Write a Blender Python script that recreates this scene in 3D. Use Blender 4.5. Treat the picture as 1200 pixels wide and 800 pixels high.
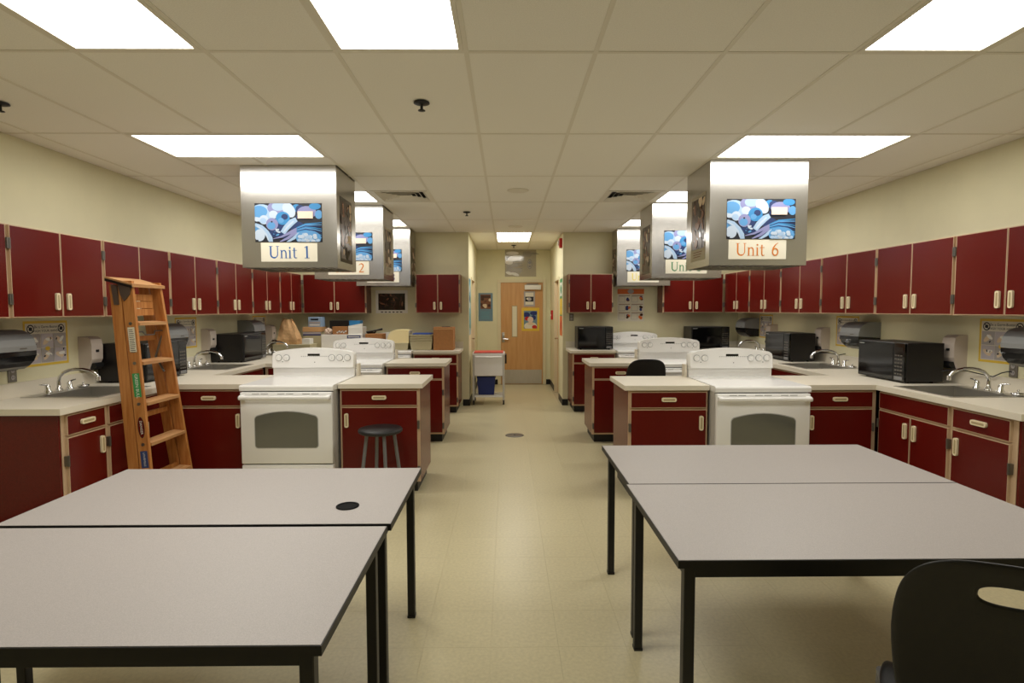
import bpy, bmesh, math, random
from mathutils import Vector, Matrix
random.seed(7)
PI = math.pi
S = bpy.context.scene
C = S.collection
for o in list(bpy.data.objects):
    bpy.data.objects.remove(o)

# ------------------------------------------------------------------ camera, world, exposure
CAM_H = 1.52
cam_d = bpy.data.cameras.new('camera'); cam = bpy.data.objects.new('camera', cam_d); C.objects.link(cam)
cam_d.sensor_width = 36.0
cam_d.lens = 653.54 / 1200 * 36.0
cam_d.clip_start = 0.05
PITCH, YAW, ROLL = 0.05674, 0.00913, -0.00199
cam.matrix_world = (Matrix.Translation((0, 0, CAM_H)) @ Matrix.Rotation(-YAW, 4, 'Z')
                    @ Matrix.Rotation(PI/2 - PITCH, 4, 'X') @ Matrix.Rotation(ROLL, 4, 'Z'))
S.camera = cam
w = bpy.data.worlds.new('world'); S.world = w; w.use_nodes = True
w.node_tree.nodes['Background'].inputs[0].default_value = (0.9, 0.95, 1, 1)
w.node_tree.nodes['Background'].inputs[1].default_value = 0.0
vs = S.view_settings
vs.view_transform = 'Standard'; vs.look = 'None'; vs.gamma = 1.0; vs.use_curve_mapping = False
vs.exposure = 0.0
PANEL = 10.5                                   # radiance of the fluorescent ceiling panels
PANEL_COL = (1.0, 0.97, 0.915, 1)

# ------------------------------------------------------------------ materials
def srgb(r, g, b):
    f = lambda c: (c/255/12.92) if c/255 <= 0.04045 else ((c/255+0.055)/1.055)**2.4
    return (f(r), f(g), f(b), 1)
MATS = {}
def mat(name, col, rough=0.5, metal=0.0, var=0.0, vscale=40, bump=0.0, bscale=120, spec=0.5, col2=None, stretch=None, emit=None, coat=0.0):
    m = bpy.data.materials.new(name); m.use_nodes = True
    nt = m.node_tree; b = nt.nodes['Principled BSDF']
    b.inputs['Roughness'].default_value = rough; b.inputs['Metallic'].default_value = metal
    b.inputs['Specular IOR Level'].default_value = spec
    b.inputs['Coat Weight'].default_value = coat
    b.inputs['Base Color'].default_value = col
    if var or bump or col2:
        tc = nt.nodes.new('ShaderNodeTexCoord'); mp = nt.nodes.new('ShaderNodeMapping')
        nt.links.new(tc.outputs['Object'], mp.inputs[0])
        if stretch: mp.inputs['Scale'].default_value = stretch
    if var or col2:
        n = nt.nodes.new('ShaderNodeTexNoise'); n.inputs['Scale'].default_value = vscale; n.inputs['Detail'].default_value = 5
        nt.links.new(mp.outputs[0], n.inputs[0])
        r = nt.nodes.new('ShaderNodeValToRGB'); r.color_ramp.elements[0].position = 0.32; r.color_ramp.elements[1].position = 0.68
        if col2: a, c2 = col, col2
        else:
            a = tuple(max(0, c*(1-var)) for c in col[:3])+(1,); c2 = tuple(min(1, c*(1+var)) for c in col[:3])+(1,)
        r.color_ramp.elements[0].color = a; r.color_ramp.elements[1].color = c2
        nt.links.new(n.outputs[0], r.inputs[0]); nt.links.new(r.outputs[0], b.inputs['Base Color'])
    if bump:
        n2 = nt.nodes.new('ShaderNodeTexNoise'); n2.inputs['Scale'].default_value = bscale; n2.inputs['Detail'].default_value = 3
        nt.links.new(mp.outputs[0], n2.inputs[0])
        bp = nt.nodes.new('ShaderNodeBump'); bp.inputs['Strength'].default_value = bump; bp.inputs['Distance'].default_value = 0.004
        nt.links.new(n2.outputs[0], bp.inputs['Height']); nt.links.new(bp.outputs[0], b.inputs['Normal'])
    if emit:
        b.inputs['Emission Color'].default_value = emit[0]; b.inputs['Emission Strength'].default_value = emit[1]
    MATS[name] = m
    return m
mat('wall', srgb(228, 222, 186), 0.75, var=0.03, vscale=3, bump=0.15, bscale=250)
mat('ceiling_tile', srgb(248, 245, 234), 0.9, var=0.05, vscale=180, bump=0.25, bscale=300)
mat('tee', srgb(233, 228, 212), 0.6)
mat('slab', srgb(120, 115, 105), 0.9)
mat('floor_tile', srgb(199, 189, 153), 0.32, var=0.07, vscale=60, spec=0.45)
mat('floor_joint', srgb(190, 178, 145), 0.6)
mat('red', srgb(96, 20, 14), 0.25, var=0.2, vscale=220, spec=0.32)
mat('cream', srgb(200, 172, 140), 0.5)
mat('frame_paint', srgb(224, 213, 178), 0.5)
mat('ivory', srgb(236, 222, 186), 0.35)
mat('ivory_dark', srgb(176, 158, 118), 0.5)
mat('worktop', srgb(226, 218, 200), 0.38, var=0.03, vscale=200)
mat('black', srgb(16, 16, 18), 0.5)
mat('black_gloss', srgb(8, 8, 9), 0.08)
mat('black_plastic', srgb(24, 24, 25), 0.42, bump=0.25, bscale=500)
mat('grommet', srgb(10, 10, 11), 0.8, spec=0.2)
mat('toe', srgb(14, 14, 15), 0.45)
mat('table_top', srgb(170, 164, 160), 0.45, var=0.13, vscale=420)
mat('dark_metal', srgb(15, 15, 17), 0.45)
mat('steel', srgb(190, 186, 178), 0.3, metal=1.0, var=0.05, vscale=8, stretch=(1, 1, 40))
mat('hood_steel', srgb(196, 194, 190), 0.22, metal=0.88, var=0.03, vscale=20, stretch=(60, 60, 0.6))
mat('sink_steel', srgb(196, 193, 186), 0.38, metal=1.0)
mat('kick_steel', srgb(205, 202, 195), 0.45, metal=0.85, var=0.06, vscale=6, stretch=(30, 1, 1))
mat('chrome', srgb(225, 225, 225), 0.08, metal=1.0)
mat('hinge', srgb(120, 116, 110), 0.35, metal=0.8)
mat('enamel', srgb(246, 245, 242), 0.22, spec=0.5)
mat('enamel_grey', srgb(205, 203, 197), 0.3)
mat('oven_glass', srgb(112, 112, 104), 0.1, metal=0.25, spec=0.9)
mat('line_grey', srgb(172, 172, 170), 0.4)
mat('display', srgb(10, 12, 12), 0.15)
mat('oak', srgb(198, 146, 88), 0.45, col2=srgb(212, 164, 108), vscale=3.0, stretch=(6, 6, 0.5))
mat('ladder_wood', srgb(170, 104, 46), 0.5, col2=srgb(200, 138, 76), vscale=6, stretch=(8, 8, 0.7))
mat('ladder_step', srgb(170, 118, 70), 0.6, col2=srgb(196, 150, 100), vscale=6, stretch=(8, 0.8, 8))
mat('grey_plastic', srgb(142, 144, 144), 0.35, metal=0.25)
mat('smoke_plastic', srgb(22, 22, 24), 0.12)
mat('soap_plastic', srgb(205, 192, 180), 0.4)
mat('mw_side', srgb(19, 15, 14), 0.4, var=0.2, vscale=40, stretch=(1, 1, 30))
mat('stool_grey', srgb(122, 122, 124), 0.4, metal=0.3)
mat('card', srgb(170, 116, 66), 0.75, var=0.06, vscale=30)
mat('card_light', srgb(206, 160, 108), 0.75)
mat('paper_bag', srgb(212, 170, 120), 0.8, var=0.1, vscale=20)
mat('paper', srgb(226, 220, 200), 0.6)
mat('paper_yellow', srgb(252, 234, 178), 0.7)
mat('putty', srgb(196, 186, 150), 0.5)
mat('white', srgb(238, 236, 228), 0.5)
mat('blue', srgb(28, 74, 168), 0.5)
mat('navy', srgb(28, 44, 110), 0.5)
mat('red_tray', srgb(214, 74, 62), 0.5)
mat('alarm_red', srgb(190, 24, 22), 0.4)
mat('outlet', srgb(128, 122, 112), 0.5, metal=0.4)
mat('door_glass', srgb(232, 226, 200), 0.15)
mat('sky_blue', srgb(42, 122, 176), 0.6); mat('deep_blue', srgb(12, 42, 92), 0.6); mat('pale_blue', srgb(150, 176, 204), 0.6)
mat('lavender', srgb(124, 126, 168), 0.6); mat('ink', srgb(14, 18, 30), 0.6); mat('mid_blue', srgb(78, 138, 188), 0.6)
mat('print_white', srgb(176, 190, 206), 0.6)
mat('label_pink', srgb(224, 200, 180), 0.6)
mat('txt_blue', srgb(16, 86, 156), 0.6); mat('txt_orange', srgb(206, 118, 26), 0.6); mat('txt_purple', srgb(66, 34, 84), 0.5)
mat('txt_yellow', srgb(226, 208, 70), 0.5); mat('txt_green', srgb(24, 120, 66), 0.5)
mat('poster_yellow', srgb(226, 190, 62), 0.5); mat('poster_grey', srgb(172, 166, 164), 0.5); mat('poster_lilac', srgb(190, 182, 186), 0.5)
mat('poster_skin', srgb(222, 200, 168), 0.5); mat('poster_brown', srgb(74, 48, 38), 0.25); mat('poster_brown2', srgb(128, 84, 60), 0.25)
mat('poster_dark', srgb(34, 26, 24), 0.12); mat('poster_orange', srgb(222, 112, 50), 0.4); mat('poster_blue', srgb(110, 140, 156), 0.4)
mat('poster_teal', srgb(92, 166, 182), 0.4); mat('poster_green', srgb(58, 148, 96), 0.4); mat('gloss_grey', srgb(176, 168, 148), 0.08)
mat('poster_white', srgb(238, 236, 232), 0.08)  # white of the glare painted on the chart above the door
mat('sticker_green', srgb(54, 150, 84), 0.5); mat('sticker_blue', srgb(54, 70, 120), 0.5)
mat('diffuser', (0.9, 0.9, 0.9, 1), 0.5, emit=(PANEL_COL, PANEL))
MAT = lambda n: MATS[n]

# ------------------------------------------------------------------ mesh building
class MB:
    def __init__(self): self.v = []; self.f = []; self.mi = []; self.sm = []
    def add(self, vs, fs, mi=0, smooth=False):
        n = len(self.v); self.v += [tuple(p) for p in vs]
        for f in fs: self.f.append([i+n for i in f]); self.mi.append(mi); self.sm.append(smooth)
        return self
    def box(self, x0, x1, y0, y1, z0, z1, mi=0, front=None, bev=0.0):
        if bev: return self.rbox(x0, x1, y0, y1, z0, z1, bev, mi)
        vs = [(x0,y0,z0),(x1,y0,z0),(x1,y1,z0),(x0,y1,z0),(x0,y0,z1),(x1,y0,z1),(x1,y1,z1),(x0,y1,z1)]
        fs = [(3,2,1,0),(4,5,6,7),(0,1,5,4),(2,3,7,6),(1,2,6,5),(3,0,4,7)]
        n = len(self.v); self.v += vs
        for k, f in enumerate(fs):
            self.f.append([i+n for i in f]); self.sm.append(False)
            self.mi.append(front if (front is not None and k == 2) else mi)
        return self
    def rbox(self, x0, x1, y0, y1, z0, z1, r, mi=0, seg=2):
        bm = bmesh.new(); bmesh.ops.create_cube(bm, size=1)
        for v in bm.verts:
            v.co = ((x0+x1)/2+v.co.x*(x1-x0), (y0+y1)/2+v.co.y*(y1-y0), (z0+z1)/2+v.co.z*(z1-z0))
        bmesh.ops.bevel(bm, geom=bm.edges[:], offset=r, segments=seg, profile=0.5, affect='EDGES')
        return self.bm(bm, mi, seg > 1)
    def bm(self, bm, mi=0, smooth=False):
        bm.verts.index_update()
        self.add([v.co[:] for v in bm.verts], [[v.index for v in f.verts] for f in bm.faces], mi, smooth)
        bm.free(); return self
    def cyl(self, p0, p1, r0, r1=None, n=16, mi=0, caps=True):
        r1 = r0 if r1 is None else r1
        p0 = Vector(p0); p1 = Vector(p1); d = (p1-p0).normalized()
        a = d.orthogonal().normalized(); b = d.cross(a)
        vs = []
        for p, r in ((p0, r0), (p1, r1)):
            for i in range(n):
                t = 2*PI*i/n; vs.append(p + a*math.cos(t)*r + b*math.sin(t)*r)
        self.add(vs, [(i, (i+1) % n, n+(i+1) % n, n+i) for i in range(n)], mi, True)
        if caps:
            self.add(vs[:n], [list(range(n))[::-1]], mi); self.add(vs[n:], [list(range(n))], mi)
        return self
    def tube(self, pts, r, n=10, mi=0, closed=False):
        pts = [Vector(p) for p in pts]; N = len(pts); vs = []
        ref = None
        for i, p in enumerate(pts):
            if closed: t = (pts[(i+1) % N]-pts[i-1]).normalized()
            else: t = (pts[min(i+1, N-1)]-pts[max(i-1, 0)]).normalized()
            if ref is None: ref = t.orthogonal().normalized()
            a = (ref - t*ref.dot(t)).normalized(); ref = a; b = t.cross(a)
            rr = r[i] if isinstance(r, (list, tuple)) else r
            for k in range(n):
                th = 2*PI*k/n; vs.append(p+a*math.cos(th)*rr+b*math.sin(th)*rr)
        fs = []
        for i in range(N if closed else N-1):
            j = (i+1) % N
            for k in range(n): fs.append((i*n+k, i*n+(k+1) % n, j*n+(k+1) % n, j*n+k))
        self.add(vs, fs, mi, True)
        if not closed:
            self.add(vs[:n], [list(range(n))[::-1]], mi); self.add(vs[-n:], [list(range(n))], mi)
        return self
    def lathe(self, prof, c=(0, 0, 0), n=24, mi=0, axis='z'):
        vs = []; c = Vector(c)
        for (r, z) in prof:
            for k in range(n):
                t = 2*PI*k/n
                p = Vector((r*math.cos(t), r*math.sin(t), z)) if axis == 'z' else Vector((r*math.cos(t), -z, r*math.sin(t)))
                vs.append(c+p)
        fs = []
        for i in range(len(prof)-1):
            for k in range(n): fs.append((i*n+k, i*n+(k+1) % n, (i+1)*n+(k+1) % n, (i+1)*n+k))
        self.add(vs, fs, mi, True)
        self.add(vs[:n], [list(range(n))[::-1]], mi); self.add(vs[-n:], [list(range(n))], mi)
        return self
    def prism(self, poly, a0, a1, axis='y', mi=0, smooth=False, side_mi=None):
        # poly: 2D points; axis y -> (x,z); axis x -> (y,z); axis z -> (x,y)
        def P(p, a): return (p[0], a, p[1]) if axis == 'y' else ((a, p[0], p[1]) if axis == 'x' else (p[0], p[1], a))
        n = len(poly); vs = [P(p, a0) for p in poly]+[P(p, a1) for p in poly]
        self.add(vs, [(i, (i+1) % n, n+(i+1) % n, n+i) for i in range(n)], mi if side_mi is None else side_mi, smooth)
        self.add(vs[:n], [list(range(n))[::-1]], mi); self.add(vs[n:], [list(range(n))], mi)
        return self
    def build(self, name, mats, parent=None, loc=None, rz=0.0, label=None):
        me = self.mesh(name, mats)
        return link(name, me, parent, loc, rz, label)
    def mesh(self, name, mats):
        if isinstance(mats, str): mats = [mats]
        me = bpy.data.meshes.new(name); me.from_pydata(self.v, [], self.f)
        for m in mats: me.materials.append(MAT(m))
        for p, mi, s in zip(me.polygons, self.mi, self.sm): p.material_index = mi; p.use_smooth = s
        bm = bmesh.new(); bm.from_mesh(me)
        if not getattr(self, 'flat', False): bmesh.ops.recalc_face_normals(bm, faces=bm.faces[:])
        bm.to_mesh(me); bm.free()
        me.update(); return me
def link(name, me, parent=None, loc=None, rz=0.0, label=None):
    o = bpy.data.objects.new(name, me); C.objects.link(o)
    if parent: o.parent = parent
    if loc: o.location = loc
    if rz: o.rotation_euler = (0, 0, rz)
    if label: o['label'] = label
    return o
def thing(name, label, cat, loc=(0, 0, 0), rz=0.0, group=None):
    o = bpy.data.objects.new(name, None); C.objects.link(o); o.empty_display_size = 0.05
    o.location = loc; o.rotation_euler = (0, 0, rz)
    return tag(o, label, cat, group)
def tag(o, label, cat, group=None):
    o['label'] = label; o['category'] = cat
    if group: o['group'] = group
    return o
def struct(o): o['kind'] = 'structure'; return o
def copy_tree(o, parent=None):
    c = o.copy(); C.objects.link(c); c.parent = parent
    for ch in list(o.children): copy_tree(ch, c)
    return c
CACHE = {}
def cached(key, fn):
    if key not in CACHE: CACHE[key] = fn()
    return CACHE[key]
def rrect(x0, x1, z0, z1, r, n=4):
    pts = []
    for cx, cz, a in ((x1-r, z1-r, 0), (x0+r, z1-r, PI/2), (x0+r, z0+r, PI), (x1-r, z0+r, 1.5*PI)):
        for k in range(n+1):
            t = a+PI/2*k/n; pts.append((cx+r*math.cos(t), cz+r*math.sin(t)))
    return pts

# flat print: polygons in the x,z plane facing -y, layered by fractions of a millimetre
class Print(MB):
    def __init__(self, mats): super().__init__(); self.mats = mats; self.layer = 0; self.flat = True; self.clip = None
    def poly(self, pts, m):
        self.layer += 1; y = -0.00012*self.layer
        if self.clip:
            x0, x1, z0, z1 = self.clip
            for ax, lim, sg in ((0, x0, 1), (0, x1, -1), (1, z0, 1), (1, z1, -1)):
                out = []
                for i in range(len(pts)):
                    a, b = pts[i-1], pts[i]
                    ia = sg*(a[ax]-lim) >= 0; ib = sg*(b[ax]-lim) >= 0
                    if ia != ib:
                        t = (lim-a[ax])/(b[ax]-a[ax]); out.append((a[0]+(b[0]-a[0])*t, a[1]+(b[1]-a[1])*t))
                    if ib: out.append(b)
                pts = out
                if len(pts) < 3: return self
        a2 = sum(pts[i-1][0]*pts[i][1]-pts[i][0]*pts[i-1][1] for i in range(len(pts)))
        if a2 < 0: pts = pts[::-1]
        return self.add([(x, y, z) for x, z in pts], [list(range(len(pts)))], self.mats.index(m))
    def rect(self, x0, x1, z0, z1, m): return self.poly([(x0, z0), (x1, z0), (x1, z1), (x0, z1)], m)
    def ell(self, cx, cz, rx, rz, m, rot=0, n=18):
        c, s = math.cos(rot), math.sin(rot)
        return self.poly([(cx+rx*math.cos(t)*c-rz*math.sin(t)*s, cz+rx*math.cos(t)*s+rz*math.sin(t)*c) for t in (2*PI*k/n for k in range(n))], m)
    def strip(self, pts, wd, m):
        L = []; R = []
        for i, p in enumerate(pts):
            a = pts[max(i-1, 0)]; b = pts[min(i+1, len(pts)-1)]
            dx, dz = b[0]-a[0], b[1]-a[1]; l = math.hypot(dx, dz) or 1
            ww = (wd[i] if isinstance(wd, (list, tuple)) else wd)/2
            L.append((p[0]-dz/l*ww, p[1]+dx/l*ww)); R.append((p[0]+dz/l*ww, p[1]-dx/l*ww))
        self.layer += 1; y = -0.00012*self.layer; k = self.mats.index(m)
        for i in range(len(pts)-1):
            self.add([(q[0], y, q[1]) for q in (R[i], R[i+1], L[i+1], L[i])], [(0, 1, 2, 3)], k)
        return self
    def text(self, s, size, x, z, m, align='CENTER', rot=0.0, xscale=1.0):
        cu = bpy.data.curves.new('t', 'FONT'); cu.body = s; cu.size = size; cu.align_x = align; cu.align_y = 'CENTER'
        cu.resolution_u = 2
        o = bpy.data.objects.new('t', cu); C.objects.link(o)
        dg = bpy.context.evaluated_depsgraph_get(); me = bpy.data.meshes.new_from_object(o.evaluated_get(dg))
        self.layer += 1; y = -0.00012*self.layer; c, sn = math.cos(rot), math.sin(rot)
        vs = [(x+v.co.x*xscale*c-v.co.y*sn, y, z+v.co.x*xscale*sn+v.co.y*c) for v in me.vertices]
        self.add(vs, [list(p.vertices) for p in me.polygons], self.mats.index(m))
        bpy.data.objects.remove(o); bpy.data.curves.remove(cu); bpy.data.meshes.remove(me)
        return self
    def done(self, name): return self.mesh(name, self.mats)

# ------------------------------------------------------------------ room dimensions (metres, camera above the origin)
XL, XR, YB, YA, ZC, YF = -3.43, 3.66, 8.81, 11.35, 2.731, -5.8
AX0, AX1 = -0.60, 0.885
GX0, GY0 = -0.188, 2.697          # ceiling grid origin

# floor: slab plus individual vinyl tiles
fl = struct(MB().box(XL, XR, YF, YA, -0.12, -0.004).build('floor', 'floor_joint'))
T = 0.305
def tile_mesh(): return MB().box(0.0003, T-0.0003, 0.0003, T-0.0003, -0.004, 0.0).mesh('floor_tile', 'floor_tile')
tm = tile_mesh(); cand = []; y = 0.9
for i in range(int((XR-XL)/T)+1):
    for j in range(int((YA-YF)/T)+1):
        x0 = XL+i*T; y0 = YF+j*T
        if x0+T > XR+0.001 or y0+T > YA+0.001: continue
        if y0 > YB-0.2 and (x0 < AX0-0.05 or x0+T > AX1+0.05): continue
        cand.append((x0, y0))
def vis(c):
    x, y = c[0]+T/2, c[1]+T/2
    if y < 1.9 or abs(x) > y*0.93: return 1e9
    if x < -2.7 or x > 2.9: return 1e8
    if y > 4.5 and (x < -0.85 or x > 1.1): return 1e7
    return y
cand.sort(key=vis)
for c in cand[:290]: link('floor_tile', tm, fl, (c[0], c[1], 0))
fm = MB()
for x0, y0 in cand[290:]: fm.box(x0+0.0003, x0+T-0.0003, y0+0.0003, y0+T-0.0003, -0.004, 0.0)
fo = fm.build('floor_tile_field', 'floor_tile', fl); fo['kind'] = 'stuff'

# walls
def wallbox(name, *a): return struct(MB().box(*a).build(name, 'wall'))
wallbox('wall_left', XL-0.12, XL, YF, YB, 0, ZC+0.2)
wallbox('wall_right', XR, XR+0.12, YF, YB, 0, ZC+0.2)
wallbox('wall_back_left', XL-0.12, AX0-0.12, YB, YB+0.12, 0, ZC+0.2)
wallbox('wall_back_right', AX1+0.12, XR+0.12, YB, YB+0.12, 0, ZC+0.2)
wallbox('wall_behind_camera', XL-0.12, XR+0.12, YF-0.12, YF, 0, ZC+0.2)
wallbox('wall_alcove_end', AX0-0.12, AX1+0.12, YA, YA+0.12, 0, ZC+0.2)
# alcove side walls with door openings
DY0, DY1, DZ = 9.42, 10.28, 2.07
for nm, x0, x1 in (('wall_alcove_left', AX0-0.12, AX0), ('wall_alcove_right', AX1, AX1+0.12)):
    struct(MB().box(x0, x1, YB, DY0, 0, ZC+0.2).box(x0, x1, DY1, YA, 0, ZC+0.2).box(x0, x1, DY0, DY1, DZ, ZC+0.2).build(nm, 'wall'))
for k, (xw, s) in enumerate(((AX0, -1), (AX1, 1))):
    d = MB().box(xw+s*0.05, xw+s*0.095, DY0+0.04, DY1-0.04, 0.01, DZ-0.04).build('door_%d' % (k+2), 'oak'); struct(d)
    fr = MB()
    for a, b, z0, z1 in ((DY0, DY0+0.04, 0, DZ), (DY1-0.04, DY1, 0, DZ), (DY0+0.04, DY1-0.04, DZ-0.04, DZ)):
        fr.box(min(xw-s*0.012, xw+s*0.118), max(xw-s*0.012, xw+s*0.118), a, b, z0, z1)
    fr.build('door_frame', 'frame_paint', d)
    MB().cyl((xw+s*0.05, DY1-0.12, 1.0), (xw-s*0.01, DY1-0.12, 1.0), 0.012).box(min(xw-s*0.02, xw), max(xw-s*0.02, xw), DY1-0.22, DY1-0.1, 0.99, 1.012).build('door_handle', 'chrome', d)

# black cove baseboards
bb = lambda n, *a: struct(MB().box(*a).build(n, 'toe'))
bb('baseboard_alcove_right', AX1-0.008, AX1, YB, DY0, 0, 0.1)
bb('baseboard_alcove_right_far', AX1-0.008, AX1, DY1, YA, 0, 0.1)
bb('baseboard_alcove_left', AX0, AX0+0.008, YB, DY0, 0, 0.1)
bb('baseboard_alcove_left_far', AX0, AX0+0.008, DY1, YA, 0, 0.1)
bb('baseboard_alcove_end_right', 0.80, AX1-0.008, YA-0.008, YA, 0, 0.1)
bb('baseboard_alcove_end_left', AX0+0.008, -0.19, YA-0.008, YA, 0, 0.1)
bb('baseboard_back_left', -0.70, AX0+0.008, YB-0.008, YB, 0, 0.1)
bb('baseboard_back_right', AX1-0.008, 0.97, YB-0.008, YB, 0, 0.1)
bb('baseboard_left', XL, XL+0.008, YF, 3.43, 0, 0.1)
bb('baseboard_right', XR-0.008, XR, YF, 3.1, 0, 0.1)

# ceiling: slab, tees, panels
LIGHTS = []   # x0, x1, y0, y1, label
for k, lab in ((-3, 'left'), (-1, 'middle'), (3, 'right')):
    LIGHTS.append((GX0+k*0.61, GX0+(k+1)*0.61, GY0-1.22, GY0, 'bright ceiling light panel above the front tables, %s of the three at the picture top' % {'left': 'leftmost', 'middle': 'middle', 'right': 'rightmost'}[lab]))
for r, (ul, ur) in enumerate((('nearest left', 'nearest right'), ('middle left', 'middle right'), ('farthest left', 'farthest right'))):
    y0 = GY0+1.22+1.83*r
    LIGHTS.append((GX0-4*0.61, GX0-2*0.61, y0, y0+0.61, 'wide bright ceiling light panel right in front of the %s hood' % ul))
    LIGHTS.append((GX0+3*0.61, GX0+5*0.61, y0, y0+0.61, 'wide bright ceiling light panel right in front of the %s hood' % ur))
LIGHTS.append((GX0, GX0+0.61, GY0+6.1, GY0+7.32, 'bright ceiling light panel in the alcove before the wooden door'))
HOODS = {'L1': (-2.23, -1.43, 4.76, 5.34), 'L2': (-2.23, -1.43, 6.53, 7.11), 'L3': (-2.23, -1.43, 8.33, 8.80),
         'R1': (1.655, 2.455, 4.58, 5.16), 'R2': (1.655, 2.455, 6.39, 6.97), 'R3': (1.655, 2.455, 8.40, 8.80)}
UNIT = {'L1': 'Unit 1', 'L2': 'Unit 2', 'L3': 'Unit 3', 'R3': 'Unit 4', 'R2': 'Unit 5', 'R1': 'Unit 6'}
WHICH = {'L1': 'nearest left', 'L2': 'middle left', 'L3': 'farthest left', 'R3': 'farthest right', 'R2': 'middle right', 'R1': 'nearest right'}
INK = {'L1': 'blue', 'L2': 'orange', 'L3': 'dark purple', 'R3': 'yellow', 'R2': 'green', 'R1': 'orange'}
VENTS = [(GX0-2*0.61, GX0-0.61, GY0+2.44+0.61, GY0+3.66, 'left'), (GX0+2*0.61, GX0+3*0.61, GY0+2.44+0.61, GY0+3.66, 'right')]
ce = struct(MB().box(XL-0.12, XR+0.12, YF-0.12, YA+0.12, ZC+0.2, ZC+0.3).build('ceiling', 'slab'))
holes = [l[:4] for l in LIGHTS]+[h for h in HOODS.values()]+[v[:4] for v in VENTS]
def cut_rects(rect, hs):
    rs = [rect]
    for h in hs:
        nr = []
        for r in rs:
            x0, x1, y0, y1 = r; a0, a1, b0, b1 = h
            if a1 <= x0+1e-4 or a0 >= x1-1e-4 or b1 <= y0+1e-4 or b0 >= y1-1e-4: nr.append(r); continue
            if b0 > y0+1e-4: nr.append((x0, x1, y0, b0))
            if b1 < y1-1e-4: nr.append((x0, x1, b1, y1))
            c0, c1 = max(y0, b0), min(y1, b1)
            if a0 > x0+1e-4: nr.append((x0, a0, c0, c1))
            if a1 < x1-1e-4: nr.append((a1, x1, c0, c1))
        rs = nr
    return [r for r in rs if r[1]-r[0] > 0.03 and r[3]-r[2] > 0.03]
g = 0.004
for i in range(-6, 8):
    for j in range(-8, 9):
        x0 = max(GX0+i*0.61, XL); x1 = min(GX0+(i+1)*0.61, XR); y0 = max(GY0+j*1.22, YF); y1 = min(GY0+(j+1)*1.22, YA)
        if x1-x0 < 0.02 or y1-y0 < 0.02: continue
        rects = [(x0, x1, y0, y1)]
        if y1 > YB:
            rects = []
            if y0 < YB: rects.append((x0, x1, y0, YB))
            a0, a1 = max(x0, AX0), min(x1, AX1)
            if a1-a0 > 0.02: rects.append((a0, a1, max(y0, YB), y1))
        for rc in rects:
            for r in cut_rects(rc, holes):
                a = (round(r[1]-r[0]-2*g, 4), round(r[3]-r[2]-2*g, 4))
                me = cached(('ct',)+a, lambda: MB().box(0, a[0], 0, a[1], 0, 0.015).mesh('ceiling_panel', 'ceiling_tile'))
                link('ceiling_panel', me, ce, (r[0]+g, r[2]+g, ZC))
# exposed tees
def tees(): 
    for i in range(-5, 7):
        x = GX0+i*0.61
        segs = [(YF, YB if (x < AX0 or x > AX1) else YA)]
        for h in holes:
            if h[0]+0.01 < x < h[1]-0.01:
                segs = [s for a, b in segs for s in (((a, h[2]), (h[3], b)) if h[2] < b and h[3] > a else ((a, b),)) if s[1]-s[0] > 0.02]
        for a, b in segs: MB().box(x-0.011, x+0.011, a, b, ZC-0.003, ZC+0.02).build('ceiling_tee', 'tee', ce)
    for j in range(-7, 8):
        y = GY0+j*1.22
        segs = [(XL, XR)] if y < YB else [(AX0, AX1)]
        for h in holes:
            if h[2]+0.01 < y < h[3]-0.01:
                segs = [s for a, b in segs for s in (((a, h[0]), (h[1], b)) if h[0] < b and h[1] > a else ((a, b),)) if s[1]-s[0] > 0.02]
        for a, b in segs: MB().box(a, b, y-0.0105, y+0.0105, ZC-0.0025, ZC+0.02).build('ceiling_tee', 'tee', ce)
tees()
for x0, x1, y0, y1, lab in LIGHTS:
    t = thing('ceiling_light', lab, 'ceiling light', (x0, y0, ZC), 0, 'fluorescent ceiling panels')
    W, D = x1-x0, y1-y0
    MB().box(0.012, W-0.012, 0.012, 0.034, -0.004, 0.05).box(0.012, W-0.012, D-0.034, D-0.012, -0.004, 0.05).box(0.012, 0.034, 0.034, D-0.034, -0.004, 0.05).box(W-0.034, W-0.012, 0.034, D-0.034, -0.004, 0.05).build('light_frame', 'tee', t)
    MB().box(0.012, W-0.012, 0.012, D-0.012, 0.05, 0.12).build('light_housing', 'white', t)
    p = MB(); p.flat = True
    p.add([(0.034, 0.034, 0.004), (0.034, D-0.034, 0.004), (W-0.034, D-0.034, 0.004), (W-0.034, 0.034, 0.004)], [(0, 1, 2, 3)])
    p.build('light_diffuser', 'diffuser', t)

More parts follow.
